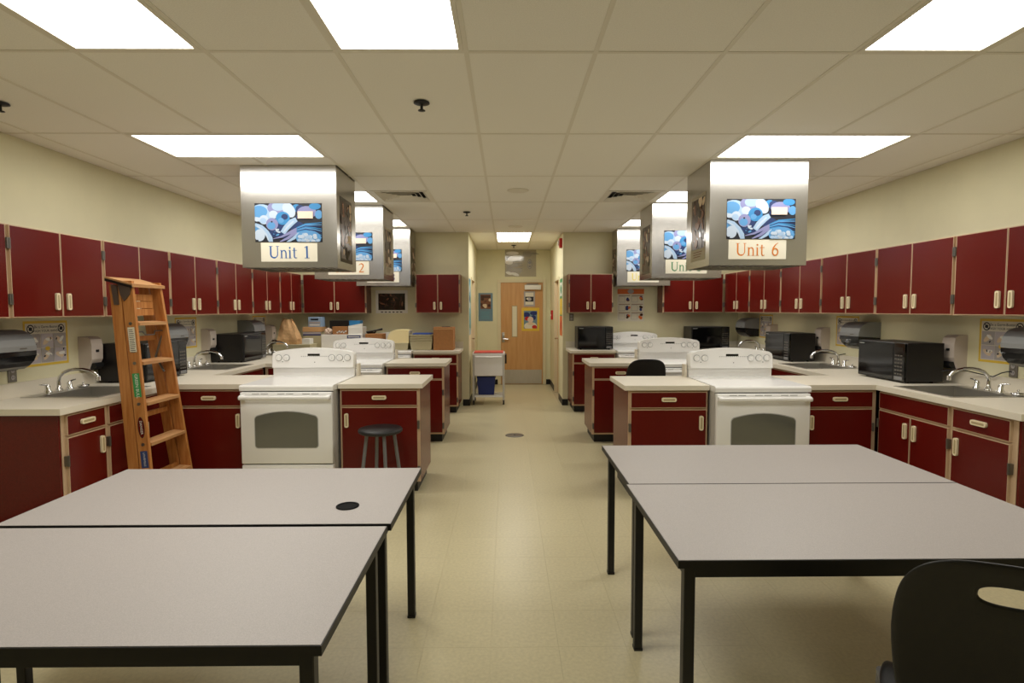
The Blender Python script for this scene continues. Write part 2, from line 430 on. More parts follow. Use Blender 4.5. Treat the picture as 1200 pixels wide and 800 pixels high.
# ------------------------------------------------------------------ lettering for the unit cards (serif strokes, height 1)
def arc(cx, cz, rx, rz, a0, a1, n=10): return [(cx+rx*math.cos(math.radians(a0+(a1-a0)*k/n)), cz+rz*math.sin(math.radians(a0+(a1-a0)*k/n))) for k in range(n+1)]
GL = {
 'U': (0.82, [([(0.17, 1.0), (0.17, 0.34)]+arc(0.42, 0.34, 0.25, 0.30, 180, 360)[1:]+[(0.67, 1.0)], [0.13, 0.13]+[0.12]*6+[0.075]*4+[0.07]), ([(0.03, 0.985), (0.32, 0.985)], 0.035), ([(0.55, 0.985), (0.79, 0.985)], 0.035)]),
 'n': (0.60, [([(0.14, 0.66), (0.14, 0.0)], 0.11), ([(0.02, 0.65), (0.16, 0.65)], 0.03), ([(0.03, 0.015), (0.26, 0.015)], 0.03), (arc(0.31, 0.42, 0.15, 0.22, 160, 0)+[(0.46, 0.0)], [0.06]*5+[0.10]*7), ([(0.35, 0.015), (0.58, 0.015)], 0.03)]),
 'i': (0.30, [([(0.15, 0.66), (0.15, 0.0)], 0.11), ([(0.03, 0.65), (0.17, 0.65)], 0.03), ([(0.04, 0.015), (0.27, 0.015)], 0.03), (arc(0.15, 0.86, 0.035, 0.035, 0, 359), 0.07)]),
 't': (0.40, [([(0.17, 0.86), (0.17, 0.16)]+arc(0.28, 0.15, 0.11, 0.13, 180, 320, 6)[1:], [0.10, 0.10]+[0.09]*3+[0.05]*3), ([(0.03, 0.65), (0.36, 0.65)], 0.04)]),
 '1': (0.5, [([(0.28, 1.0), (0.28, 0.0)], 0.13), ([(0.10, 0.86), (0.26, 0.97)], 0.05), ([(0.10, 0.02), (0.46, 0.02)], 0.04)]),
 '2': (0.6, [(arc(0.29, 0.74, 0.21, 0.23, 165, -25)+[(0.30, 0.30), (0.09, 0.03)], [0.06]*4+[0.12]*7+[0.10, 0.06]), ([(0.07, 0.045), (0.53, 0.045)], 0.09), ([(0.52, 0.0), (0.54, 0.18)], 0.03)]),
 '3': (0.6, [(arc(0.27, 0.75, 0.19, 0.22, 155, -80), [0.06]*4+[0.11]*7), (arc(0.27, 0.28, 0.22, 0.27, 80, -155), [0.06]*3+[0.12]*5+[0.06]*3)]),
 '4': (0.62, [([(0.42, 1.0), (0.42, 0.0)], 0.12), ([(0.40, 0.98), (0.05, 0.30)], 0.05), ([(0.04, 0.29), (0.58, 0.29)], 0.06)]),
 '5': (0.6, [([(0.15, 0.97), (0.50, 0.97)], 0.07), ([(0.17, 0.97), (0.14, 0.55)], 0.05), (arc(0.26, 0.31, 0.23, 0.29, 110, -150), [0.06]*3+[0.12]*5+[0.06]*3)]),
 '6': (0.6, [([(0.50, 1.02), (0.34, 0.90), (0.18, 0.66), (0.11, 0.36)], [0.03, 0.07, 0.11, 0.12]), (arc(0.30, 0.30, 0.19, 0.27, 180, -180, 18), 0.10)]),
 ' ': (0.42, [])}
def stroke_text(pr, s, h, cx, z0, m, xs=1.0):
    tot = sum(GL[c][0] for c in s)*h*xs; x = cx-tot/2
    for c in s:
        for pts, wd in GL[c][1]:
            pr.strip([(x+p[0]*h*xs, z0+p[1]*h) for p in pts], [q*h for q in wd] if isinstance(wd, list) else wd*h, m)
        x += GL[c][0]*h*xs

# vegetable photograph (blue faded print) 0.56 x 0.32
def veg_print():
    ms = ['ink', 'sky_blue', 'deep_blue', 'pale_blue', 'lavender', 'mid_blue', 'print_white', 'label_pink']
    p = Print(ms); W, Hh = 0.56, 0.32
    p.clip = (0, W, 0, Hh)
    u = lambda x, z: (x/900*W, (1-z/520)*Hh)    # coordinates from a 900 x 520 sketch
    def E(x, z, rx, rz, m, rot=0): c = u(x, z); p.ell(c[0], c[1], rx/900*W, rz/520*Hh, m, rot)
    def Sx(pts, wd, m):
        q = [u(*a) for a in pts]
        wl = wd if isinstance(wd, list) else [wd]*len(q)
        n = len(q); L = []; R = []
        for i in range(n):
            a = q[max(i-1, 0)]; b = q[min(i+1, n-1)]; dx, dz = b[0]-a[0], b[1]-a[1]; l = math.hypot(dx, dz) or 1; ww = wl[i]/900*W/2
            L.append((q[i][0]-dz/l*ww, q[i][1]+dx/l*ww)); R.append((q[i][0]+dz/l*ww, q[i][1]-dx/l*ww))
        for i in range(n-1):
            p.poly([R[i], R[i+1], L[i+1], L[i]], m); p.layer -= 1
        p.layer += 1
    p.rect(0, W, 0, Hh, 'ink')
    for x, z, a, b, m in ((450, 60, 60, 70, 'mid_blue'), (560, 60, 60, 50, 'sky_blue'), (540, 300, 120, 60, 'deep_blue'), (300, 400, 130, 60, 'deep_blue'), (40, 350, 60, 60, 'mid_blue'), (470, 440, 120, 50, 'deep_blue'), (330, 300, 50, 50, 'deep_blue'), (640, 180, 90, 40, 'deep_blue'), (180, 190, 60, 60, 'mid_blue')): E(x, z, a, b, m)
    E(90, 130, 150, 120, 'pale_blue'); E(60, 110, 110, 80, 'mid_blue'); E(300, 60, 130, 90, 'lavender'); E(320, 40, 90, 60, 'pale_blue')
    E(460, 90, 75, 110, 'print_white', 0.6); E(250, 150, 60, 55, 'print_white'); E(375, 200, 95, 90, 'sky_blue'); E(400, 180, 45, 40, 'deep_blue'); E(350, 230, 40, 35, 'mid_blue')
    E(610, 80, 60, 60, 'deep_blue'); E(700, 120, 130, 85, 'lavender'); E(810, 40, 80, 45, 'sky_blue'); E(860, 150, 50, 60, 'mid_blue')
    E(120, 220, 62, 62, 'print_white'); E(110, 235, 45, 40, 'pale_blue'); E(30, 215, 40, 30, 'print_white')
    E(230, 280, 82, 85, 'lavender'); E(220, 300, 55, 50, 'mid_blue'); E(226, 248, 12, 12, 'ink')
    Sx([(0, 285), (80, 320), (150, 390), (200, 470), (210, 530)], [40, 62, 70, 66, 56], 'pale_blue')
    Sx([(20, 300), (90, 345), (150, 420), (175, 500)], [10, 18, 20, 14], 'print_white')
    E(60, 430, 72, 82, 'print_white'); E(30, 500, 14, 9, 'ink')
    Sx([(370, 400), (420, 330), (500, 250), (560, 215)], [70, 80, 84, 60], 'pale_blue'); Sx([(385, 385), (440, 315), (520, 240)], [20, 26, 20], 'print_white')
    for k in range(7): E(250+random.random()*120, 350+random.random()*90, 24, 13, ('print_white', 'mid_blue', 'deep_blue')[k % 3], random.random()*3)
    Sx([(240, 480), (360, 450), (500, 380), (600, 330)], [8, 26, 44, 40], 'lavender'); Sx([(330, 520), (440, 470), (560, 380)], [14, 36, 46], 'lavender')
    Sx([(420, 530), (520, 470), (600, 400)], [20, 40, 44], 'pale_blue')
    for k in range(8): Sx([(560, 330+k*9), (680, 280+k*14), (800, 270+k*20), (910, 260+k*30)], [10, 18, 14, 8], ('sky_blue', 'mid_blue', 'deep_blue')[k % 3])
    E(720, 470, 170, 105, 'mid_blue')
    for k in range(26):
        a = random.random()*2*PI; r = math.sqrt(random.random())
        E(720+140*r*math.cos(a), 480+75*r*math.sin(a), 28, 22, ('pale_blue', 'print_white')[k % 2])
    c0 = u(580, 205); c1 = u(785, 108); p.rect(c0[0], c1[0], c0[1], c1[1], 'label_pink')
    return p.done('photo_print')
VEG = veg_print()

# side poster on the hoods: dark glossy print in a thin frame, 0.36 x 0.50
def side_poster(kind):
    ms = ['poster_dark', 'poster_brown', 'poster_brown2', 'poster_skin', 'poster_white', 'gloss_grey', 'steel']
    p = Print(ms); W, Hh = 0.36, 0.56
    rnd = random.Random(kind)
    p.rect(0, W, 0, Hh, 'gloss_grey' if kind % 2 else 'poster_dark')
    p.rect(0.02, W-0.02, 0.10 if kind % 2 else 0.03, Hh-0.03, 'poster_brown')
    p.clip = (0.02, W-0.02, 0.10 if kind % 2 else 0.03, Hh-0.03)
    for k in range(34):
        p.ell(rnd.uniform(0.03, W-0.03), rnd.uniform(0.08, Hh-0.05), rnd.uniform(0.012, 0.05), rnd.uniform(0.02, 0.07), rnd.choice(['poster_brown2', 'poster_dark', 'poster_brown2', 'poster_brown', 'poster_skin']), rnd.uniform(0, 3))
    p.clip = None
    if kind % 2: 
        for k in range(3): p.rect(0.08, W-0.1+0.02*k, 0.03+0.02*k, 0.036+0.02*k, 'poster_brown2')
    return p.done('side_print')

# range hoods
def hood(key):
    x0, x1, y0, y1 = HOODS[key]; W, D = x1-x0, y1-y0; zb = 1.88; top = ZC-0.001
    side = 'left wall' if key[0] == 'L' else 'right wall'
    t = thing('range_hood', 'stainless steel box hood with %s %s card, %s of the hoods' % (INK[key], UNIT[key], WHICH[key]), 'range hood', (x0, y0, zb), 0, 'ceiling-hung range hoods')
    Hh = top-zb; th = 0.012
    b = MB().box(0, W, 0, th, 0, Hh).box(0, W, D-th, D, 0, Hh).box(0, th, th, D-th, 0, Hh).box(W-th, W, th, D-th, 0, Hh)
    b.build('hood_shell', 'hood_steel', t)
    MB().box(th, W-th, th, D-th, 0.03, 0.05).build('filter_panel', 'steel', t)
    f = MB()
    for k in range(9): f.box(0.06+k*0.078, 0.085+k*0.078, 0.06, D-0.06, 0.022, 0.03)
    f.build('filter_baffles', 'hinge', t)
    MB().box(0.02, W-0.02, -0.003, 0, 0.0, 0.012).build('bottom_lip', 'hood_steel', t)
    link('photo_print', VEG, t, (0.115 if key[0] == 'L' else 0.14, -0.0012, 0.215))
    MB().box(0.113 if key[0] == 'L' else 0.138, 0.677 if key[0] == 'L' else 0.702, -0.001, 0, 0.213, 0.537).build('photo_backing', 'ink', t)
    col = {'L1': 'txt_blue', 'L2': 'txt_orange', 'L3': 'txt_purple', 'R3': 'txt_yellow', 'R2': 'txt_green', 'R1': 'txt_orange'}[key]
    cx = 0.395; c = thing_part('unit_card', t, (cx, -0.0012, 0.05))
    pr = Print(['paper', col]); pr.rect(-0.237, 0.237, 0, 0.158, 'paper')
    stroke_text(pr, UNIT[key], 0.102, 0.0, 0.028, col, 1.13)
    me = pr.done('unit_card'); c.data = me
    c['label'] = 'cream card reading %s' % UNIT[key]
    sp = link('side_poster', side_poster({'L1': 2, 'L2': 1, 'L3': 3, 'R1': 5, 'R2': 4, 'R3': 7}[key]), t)
    if D > 0.45:
        if key[0] == 'L': sp.location = (W+0.0012, 0.09, 0.06); sp.rotation_euler = (0, 0, PI/2)
        else: sp.location = (-0.0012, 0.45, 0.06); sp.rotation_euler = (0, 0, -PI/2)
    else:
        sp.scale = (0.8, 1, 0.8)
        if key[0] == 'L': sp.location = (W+0.0012, 0.09, 0.14); sp.rotation_euler = (0, 0, PI/2)
        else: sp.location = (-0.0012, 0.36, 0.14); sp.rotation_euler = (0, 0, -PI/2)
def thing_part(name, parent, loc):
    o = bpy.data.objects.new(name, bpy.data.meshes.new(name)); C.objects.link(o); o.parent = parent; o.location = loc; return o
for k in HOODS: hood(k)

# ------------------------------------------------------------------ cabinets
def handle_mesh(vertical=True):
    def f():
        a, b = (0.016, 0.058) if vertical else (0.058, 0.016)
        m = MB().prism(rrect(-a, a, -b, b, 0.012), -0.014, 0.0, 'y')
        a2, b2 = a-0.009, b-0.012 if vertical else b-0.009
        if not vertical: a2 = a-0.012
        m.prism(rrect(-a2, a2, -b2, b2, min(a2, b2)*0.8), -0.0147, -0.010, 'y', mi=1)
        return m.mesh('handle', ['ivory', 'ivory_dark'])
    return cached(('h', vertical), f)
def slab_mesh(W, H, name='door'):       # laminate slab with pale edge banding
    W = round(W, 4); H = round(H, 4)
    def f():
        m = MB(); t = 0.018
        vs = [(0,-t,0),(W,-t,0),(W,0,0),(0,0,0),(0,-t,H),(W,-t,H),(W,0,H),(0,0,H)]
        e = 0.0035
        inn = [(e,-t-0.0004,e),(W-e,-t-0.0004,e),(W-e,-t-0.0004,H-e),(e,-t-0.0004,H-e)]
        m.add(vs, [(3,2,1,0),(4,5,6,7),(2,3,7,6),(1,2,6,5),(3,0,4,7)], 1)
        m.add([vs[0],vs[1],vs[5],vs[4]]+inn, [(0,1,5,4),(1,2,6,5),(2,3,7,6),(3,0,4,7)], 1)
        m.add(inn, [(0,1,2,3)], 0)
        return m.mesh(name, ['red', 'cream'])
    return cached(('s', W, H, name), f)
def hinge_mesh():
    return cached('hinge', lambda: MB().box(-0.009, 0.009, -0.022, 0.0, -0.032, 0.032).cyl((0, -0.022, -0.034), (0, -0.022, 0.034), 0.007, n=8).mesh('hinge', 'hinge'))
def shell(W, D, z0, z1, back=True, top=True):
    t = 0.018
    m = MB().box(0, t, 0.004, D, z0, z1, 0).box(W-t, W, 0.004, D, z0, z1, 0).box(t, W-t, 0.004, D, z0, z0+t, 0)
    m.box(t, W-t, D-0.01, D, z0+t, z1, 0)
    if top: m.box(t, W-t, 0.004, D-0.01, z1-t, z1, 0)
    return m
def face_frame(W, z0, z1, sl, sr, rails, cols=()):
    m = MB().box(0, sl, 0, 0.004, z0, z1).box(W-sr, W, 0, 0.004, z0, z1)
    for a, b in rails: m.box(sl, W-sr, 0, 0.004, a, b)
    for x, za, zb in cols: m.box(x-0.012, x+0.012, 0, 0.004, za, zb)
    return m
def upper(label, loc, rz, W, D, H=0.59, group='red wall cabinets', hl=True, hr=True):
    t = thing('wall_cabinet', label, 'cabinet', loc, rz, group)
    key = round(W, 4), round(D, 4)
    link('cabinet_body', cached(('ub',)+key, lambda: shell(W, D, 0, H).mesh('cabinet_body', 'red')), t)
    link('face_frame', cached(('uf',)+key, lambda: face_frame(W, 0, H, 0.02, 0.02, ((0, 0.018), (H-0.018, H)), ((W/2, 0.018, H-0.018),)).mesh('face_frame', 'cream')), t)
    dw = W/2-0.013-0.003
    for s in (0, 1):
        x = 0.013 if s == 0 else W/2+0.003
        d = link('door', slab_mesh(dw, H-0.012), t, (x, 0, 0.006))
        link('door_handle', handle_mesh(), d, (dw-0.047 if s == 0 else 0.047, -0.0185, 0.105))
        for z in (0.12, H-0.12):
            link('hinge', hinge_mesh(), t, (0.0065 if s == 0 else W-0.0065, 0, z))
    return t
def base(label, loc, rz, W, D=0.60, kind='drawer_door', hinge='r', sl=0.025, sr=0.025, group='red base cabinets', toe=True, toe_ends=(0, 0)):
    t = thing('base_cabinet', label, 'cabinet', loc, rz, group)
    Z0, Z1 = 0.10, 0.878
    shell(W, D, Z0, Z1, top=False).build('cabinet_body', 'red', t)
    face_frame(W, Z0, Z1, sl, sr, ((Z0, 0.125), (0.722, 0.745), (0.862, Z1)), ((W/2, 0.125, 0.722),) if kind == 'sink' else ()).build('face_frame', 'cream', t)
    MB().box(toe_ends[0], W-toe_ends[1], 0.065, D-0.02, 0, 0.0995).build('toe_kick', 'toe', t)
    xa, xb = sl*0.72, W-sr*0.72
    dr = link('drawer_front' if kind != 'sink' else 'false_front', slab_mesh(xb-xa, 0.125, 'drawer_front'), t, (xa, 0, 0.740))
    if kind != 'sink': link('drawer_handle', handle_mesh(False), dr, ((xb-xa)/2, -0.0185, 0.066))
    if kind == 'sink':
        dw = (xb-xa)/2-0.004
        for s in (0, 1):
            d = link('door', slab_mesh(dw, 0.606), t, (xa if s == 0 else xb-dw, 0, 0.118))
            link('door_handle', handle_mesh(), d, (dw-0.042 if s == 0 else 0.042, -0.0185, 0.50))
            for z in (0.2, 0.62): link('hinge', hinge_mesh(), t, (xa-0.006 if s == 0 else xb+0.006, 0, z))
    else:
        dw = xb-xa
        d = link('door', slab_mesh(dw, 0.606), t, (xa, 0, 0.118))
        link('door_handle', handle_mesh(), d, (0.042 if hinge == 'r' else dw-0.042, -0.0185, 0.50))
        for z in (0.2, 0.58): link('hinge', hinge_mesh(), t, (xb+0.006 if hinge == 'r' else xa-0.006, 0, z))
    return t
RL, RR = PI/2, -PI/2
ZU = 1.472
order = ['nearest the camera', 'second from the camera', 'third from the camera', 'fourth from the camera', 'fifth from the camera', 'sixth from the camera', 'in the far corner']
yl = [2.70, 3.525, 4.345, 5.19, 6.03, 6.86, 7.69, 8.49]
for i in range(7):
    upper('two-door dark red wall cabinet on the left wall, %s' % order[i], (-3.12, yl[i], ZU), RL, yl[i+1]-yl[i]-0.002, 0.305)
yr = [3.255+0.873*k for k in range(7)]; yr[-1] = 8.49
for i in range(6):
    upper('two-door dark red wall cabinet on the right wall, %s' % order[i if i < 5 else 6], (3.335, yr[i+1], ZU), RR, yr[i+1]-yr[i]-0.002, 0.32)
upper('two-door dark red wall cabinet on the back wall above the piled boxes', (-3.085, 8.5, ZU), 0, 0.955, 0.305, hl=False)
upper('two-door dark red wall cabinet on the back wall above the cardboard box', (-1.385, 8.5, ZU), 0, 0.675, 0.305)
upper('two-door dark red wall cabinet on the back wall beside the alcove, above small microwave', (0.94, 8.5, ZU), 0, 0.675, 0.305)
upper('two-door dark red wall cabinet on the back wall in the right corner', (2.375, 8.5, ZU), 0, 0.925, 0.305)

ROW = {'L1': (4.53, 5.17), 'L2': (6.30, 6.94), 'L3': (8.13, 8.80), 'R1': (4.37, 5.01), 'R2': (6.25, 6.89), 'R3': (8.16, 8.80)}
OV = 0.03
for k, (y0, y1) in ROW.items():
    U = WHICH[k]; D = y1-y0-OV-0.005
    if k[0] == 'L':
        base('red base cabinet with drawer on the aisle side of the %s range' % U, (-1.372, y0+OV, 0), 0, 0.655, D, hinge='r', sl=0.02, toe_ends=(0, 0.035))
        base('red base cabinet with drawer between the %s range and the left wall counter' % U, (-2.745, y0+OV, 0), 0, 0.605, D, hinge='l', sl=0.05)
    else:
        base('red base cabinet with drawer on the aisle side of the %s range' % U, (0.965, y0+OV, 0), 0, 0.635, D, hinge='l', sr=0.02, toe_ends=(0.035, 0))
        base('red base cabinet with drawer between the %s range and the right wall counter' % U, (2.365, y0+OV, 0), 0, 0.585, D, hinge='r', sr=0.05)
XLF, XRF = -2.765, 2.965
base('red base cabinet with one drawer at the near end of the left counter', (XLF, 3.445, 0), RL, 0.375, 0.655, hinge='l', sl=0.04)
base('red sink cabinet under the left counter, nearest the camera', (XLF, 3.822, 0), RL, 0.71, 0.655, 'sink')
base('red sink cabinet under the left counter behind the nearest left range', (XLF, 5.20, 0), RL, 1.1, 0.655, 'sink')
base('red sink cabinet under the left counter behind the middle left range', (XLF, 6.97, 0), RL, 1.16, 0.655, 'sink')
base('red base cabinet with one drawer at the near end of the right counter', (XRF, 3.645, 0), RR, 0.475, 0.685, hinge='r', sr=0.05)
base('red sink cabinet under the right counter, nearest the camera', (XRF, 4.372, 0), RR, 0.725, 0.685, 'sink')
base('red sink cabinet under the right counter behind the nearest right range', (XRF, 6.22, 0), RR, 1.18, 0.685, 'sink')
base('red sink cabinet under the right counter behind the middle right range', (XRF, 8.13, 0), RR, 1.21, 0.685, 'sink')
# end panels facing the camera
tag(MB().box(-3.425, -2.77, 3.43, 3.4445, 0.0, 0.879).build('end_panel', 'red'), 'dark red end panel closing the left counter towards the camera', 'panel')
ep = thing('end_panel', 'dark end panel with pale upright closing the right counter towards the camera', 'panel')
MB().box(2.97, 3.655, 3.155, 3.1695, 0.0, 0.879).build('panel_board', 'red', ep)
MB().box(3.09, 3.115, 3.135, 3.1548, 0.0, 0.879).build('upright_strip', 'cream', ep)

# ------------------------------------------------------------------ worktops
def slab(name, xs, ys, keep, z0, z1, material, parent=None):
    m = MB(); vid = {}
    def V(i, j, z):
        k = (i, j, z)
        if k not in vid: vid[k] = len(m.v); m.v.append((xs[i], ys[j], z1 if z else z0))
        return vid[k]
    K = lambda i, j: 0 <= i < len(xs)-1 and 0 <= j < len(ys)-1 and keep(i, j)
    def F(*a): m.f.append(list(a)); m.mi.append(0); m.sm.append(False)
    for i in range(len(xs)-1):
        for j in range(len(ys)-1):
            if not K(i, j): continue
            F(V(i,j,1), V(i+1,j,1), V(i+1,j+1,1), V(i,j+1,1)); F(V(i,j,0), V(i,j+1,0), V(i+1,j+1,0), V(i+1,j,0))
            if not K(i-1, j): F(V(i,j,0), V(i,j,1), V(i,j+1,1), V(i,j+1,0))
            if not K(i+1, j): F(V(i+1,j,0), V(i+1,j+1,0), V(i+1,j+1,1), V(i+1,j,1))
            if not K(i, j-1): F(V(i,j,0), V(i+1,j,0), V(i+1,j,1), V(i,j,1))
            if not K(i, j+1): F(V(i,j+1,0), V(i,j+1,1), V(i+1,j+1,1), V(i+1,j+1,0))
    return m.build(name, material, parent)
SINKS = {'L1': (3.87, 4.39), 'L2': (5.66, 6.18), 'L3': (7.44, 7.96), 'R1': (3.74, 4.26), 'R2': (5.58, 6.10), 'R3': (7.42, 7.94)}
SXL, SXR = (-3.27, -2.84), (3.03, 3.46)
wl = thing('worktop', 'long cream laminate worktop with sinks running along the left wall', 'worktop')
ys = [3.40]+sorted(v for k in ('L1', 'L2', 'L3') for v in SINKS[k]+ROW[k]); ys[-1] = 8.80
xs = [XL+0.005, SXL[0], SXL[1], -2.73, -2.14]
def keepL(i, j):
    ym = (ys[j]+ys[j+1])/2
    if i == 3: return any(ROW[k][0] < ym < ROW[k][1] for k in ('L1', 'L2', 'L3'))
    if i == 1: return not any(SINKS[k][0] < ym < SINKS[k][1] for k in ('L1', 'L2', 'L3'))
    return True
slab('worktop_slab', xs, ys, keepL, 0.88, 0.92, 'worktop', wl)
MB().box(XL+0.001, XL+0.02, 3.40, 8.79, 0.9205, 1.02).build('backsplash', 'worktop', wl)
MB().box(XL+0.02, -2.14, 8.785, 8.805, 0.9205, 1.02).build('backsplash', 'worktop', wl)
wr = thing('worktop', 'long cream laminate worktop with sinks running along the right wall', 'worktop')
ysr = [3.12]+sorted(v for k in ('R1', 'R2', 'R3') for v in SINKS[k]+ROW[k]); ysr[-1] = 8.80
xsr = [2.362, 2.93, SXR[0], SXR[1], XR-0.005]
def keepR(i, j):
    ym = (ysr[j]+ysr[j+1])/2
    if i == 0: return any(ROW[k][0] < ym < ROW[k][1] for k in ('R1', 'R2', 'R3'))
    if i == 2: return not any(SINKS[k][0] < ym < SINKS[k][1] for k in ('R1', 'R2', 'R3'))
    return True
slab('worktop_slab', xsr, ysr, keepR, 0.88, 0.92, 'worktop', wr)
MB().box(XR-0.02, XR-0.001, 3.12, 8.79, 0.9205, 1.02).build('backsplash', 'worktop', wr)
MB().box(2.362, XR-0.02, 8.785, 8.805, 0.9205, 1.02).build('backsplash', 'worktop', wr)
for k, (y0, y1) in ROW.items():
    t = thing('worktop', 'short cream worktop on the aisle side of the %s range' % WHICH[k], 'worktop', group='short aisle worktops')
    a, b = (-1.378, -0.69) if k[0] == 'L' else (0.93, 1.603)
    MB().rbox(a, b, y0, y1, 0.88, 0.92, 0.002, seg=1).build('worktop_slab', 'worktop', t)
    if k[1] != '3':
        if k[0] == 'L': MB().box(a, a+0.02, y1-0.08, y1, 0.9202, 1.03).build('splash_strip', 'worktop', t)
        else: MB().box(b-0.02, b, y1-0.08, y1, 0.9202, 1.03).build('splash_strip', 'worktop', t)
    else: MB().box(a, b, y1-0.016, y1, 0.9202, 1.02).build('backsplash', 'worktop', t)

# ------------------------------------------------------------------ sinks and taps
def make_sink(key):
    y0, y1 = SINKS[key]; x0, x1 = SXL if key[0] == 'L' else SXR
    s = 1 if key[0] == 'L' else -1
    lab = 'stainless drop-in sink in the %s counter beside the %s range' % ('left' if s > 0 else 'right', WHICH[key])
    t = thing('sink', lab, 'sink', (0, 0, 0), 0, 'counter sinks')
    zr = 0.9203
    m = MB(); r = 0.025
    ax0, ax1 = (x0-0.085, x1+r) if s > 0 else (x0-r, x1+0.085)
    zt = zr+0.004
    for (a, b, c, d) in ((ax0, x0, y0-r, y1+r), (x1, ax1, y0-r, y1+r), (x0, x1, y0-r, y0), (x0, x1, y1, y1+r)): m.box(a, b, c, d, zr, zt)
    m.build('sink_rim', 'sink_steel', t)
    e = 0.003; b = MB(); zb = 0.76
    gx0, gx1, gy0, gy1 = x0+0.001, x1-0.001, y0+0.001, y1-0.001
    b.box(gx0, gx0+e, gy0, gy1, zb, zt).box(gx1-e, gx1, gy0, gy1, zb, zt).box(gx0, gx1, gy0, gy0+e, zb, zt).box(gx0, gx1, gy1-e, gy1, zb, zt).box(gx0, gx1, gy0, gy1, zb-e, zb)
    b.build('sink_basin', 'sink_steel', t)
    MB().lathe([(0.045, 0.0), (0.045, 0.004), (0.03, 0.005), (0.028, 0.002)], ((x0+x1)/2, (y0+y1)/2, zb)).build('drain', 'chrome', t)
    # tap set on the rear deck
    xd = x0-0.045 if s > 0 else x1+0.045
    f = thing('faucet', 'chrome gooseneck faucet with two lever handles at the sink beside the %s range' % WHICH[key], 'faucet', (xd, (y0+y1)/2+0.0, zt), 0, 'sink faucets')
    MB().lathe([(0.026, 0), (0.026, 0.012), (0.014, 0.03), (0.013, 0.06), (0.011, 0.075)], (0, 0, 0)).build('spout_base', 'chrome', f)
    pts = [(0, 0, 0.07)]
    for k in range(1, 9):
        a = PI*0.92*k/8
        pts.append((s*(0.145-0.145*math.cos(a)), 0.012*k/8, 0.07+0.095*math.sin(a)**0.8 if a > 0 else 0.07))
    pts[-1] = (s*0.285, 0.012, 0.10)
    MB().tube(pts, [0.011]*9, 10).build('spout', 'chrome', f)
    MB().cyl((s*0.285, 0.012, 0.112), (s*0.285, 0.012, 0.078), 0.013).build('aerator', 'chrome', f)
    for d in (-1, 1):
        h = MB().lathe([(0.026, 0), (0.026, 0.01), (0.015, 0.028), (0.017, 0.05), (0.008, 0.062)], (0, d*0.10, 0)).build('tap_body', 'chrome', f)
        MB().tube([(0, d*0.10, 0.058), (s*-0.004, d*0.13, 0.066), (s*-0.004, d*0.165, 0.070)], [0.008, 0.006, 0.005], 8).build('lever', 'chrome', h)
    sp = thing('strainer', 'chrome basket strainer lying on the sink deck beside the %s range' % WHICH[key], 'strainer', (xd, (y0+y1)/2+s*0.235, zt), 0, 'sink strainers')
    MB().lathe([(0.024, 0.0), (0.040, 0.008), (0.042, 0.016), (0.03, 0.022), (0.012, 0.024)]).build('cup', 'chrome', sp)
    MB().lathe([(0.006, 0.024), (0.005, 0.032), (0.010, 0.038), (0.004, 0.042)], n=12).build('knob', 'chrome', sp)
for k in SINKS: make_sink(k)

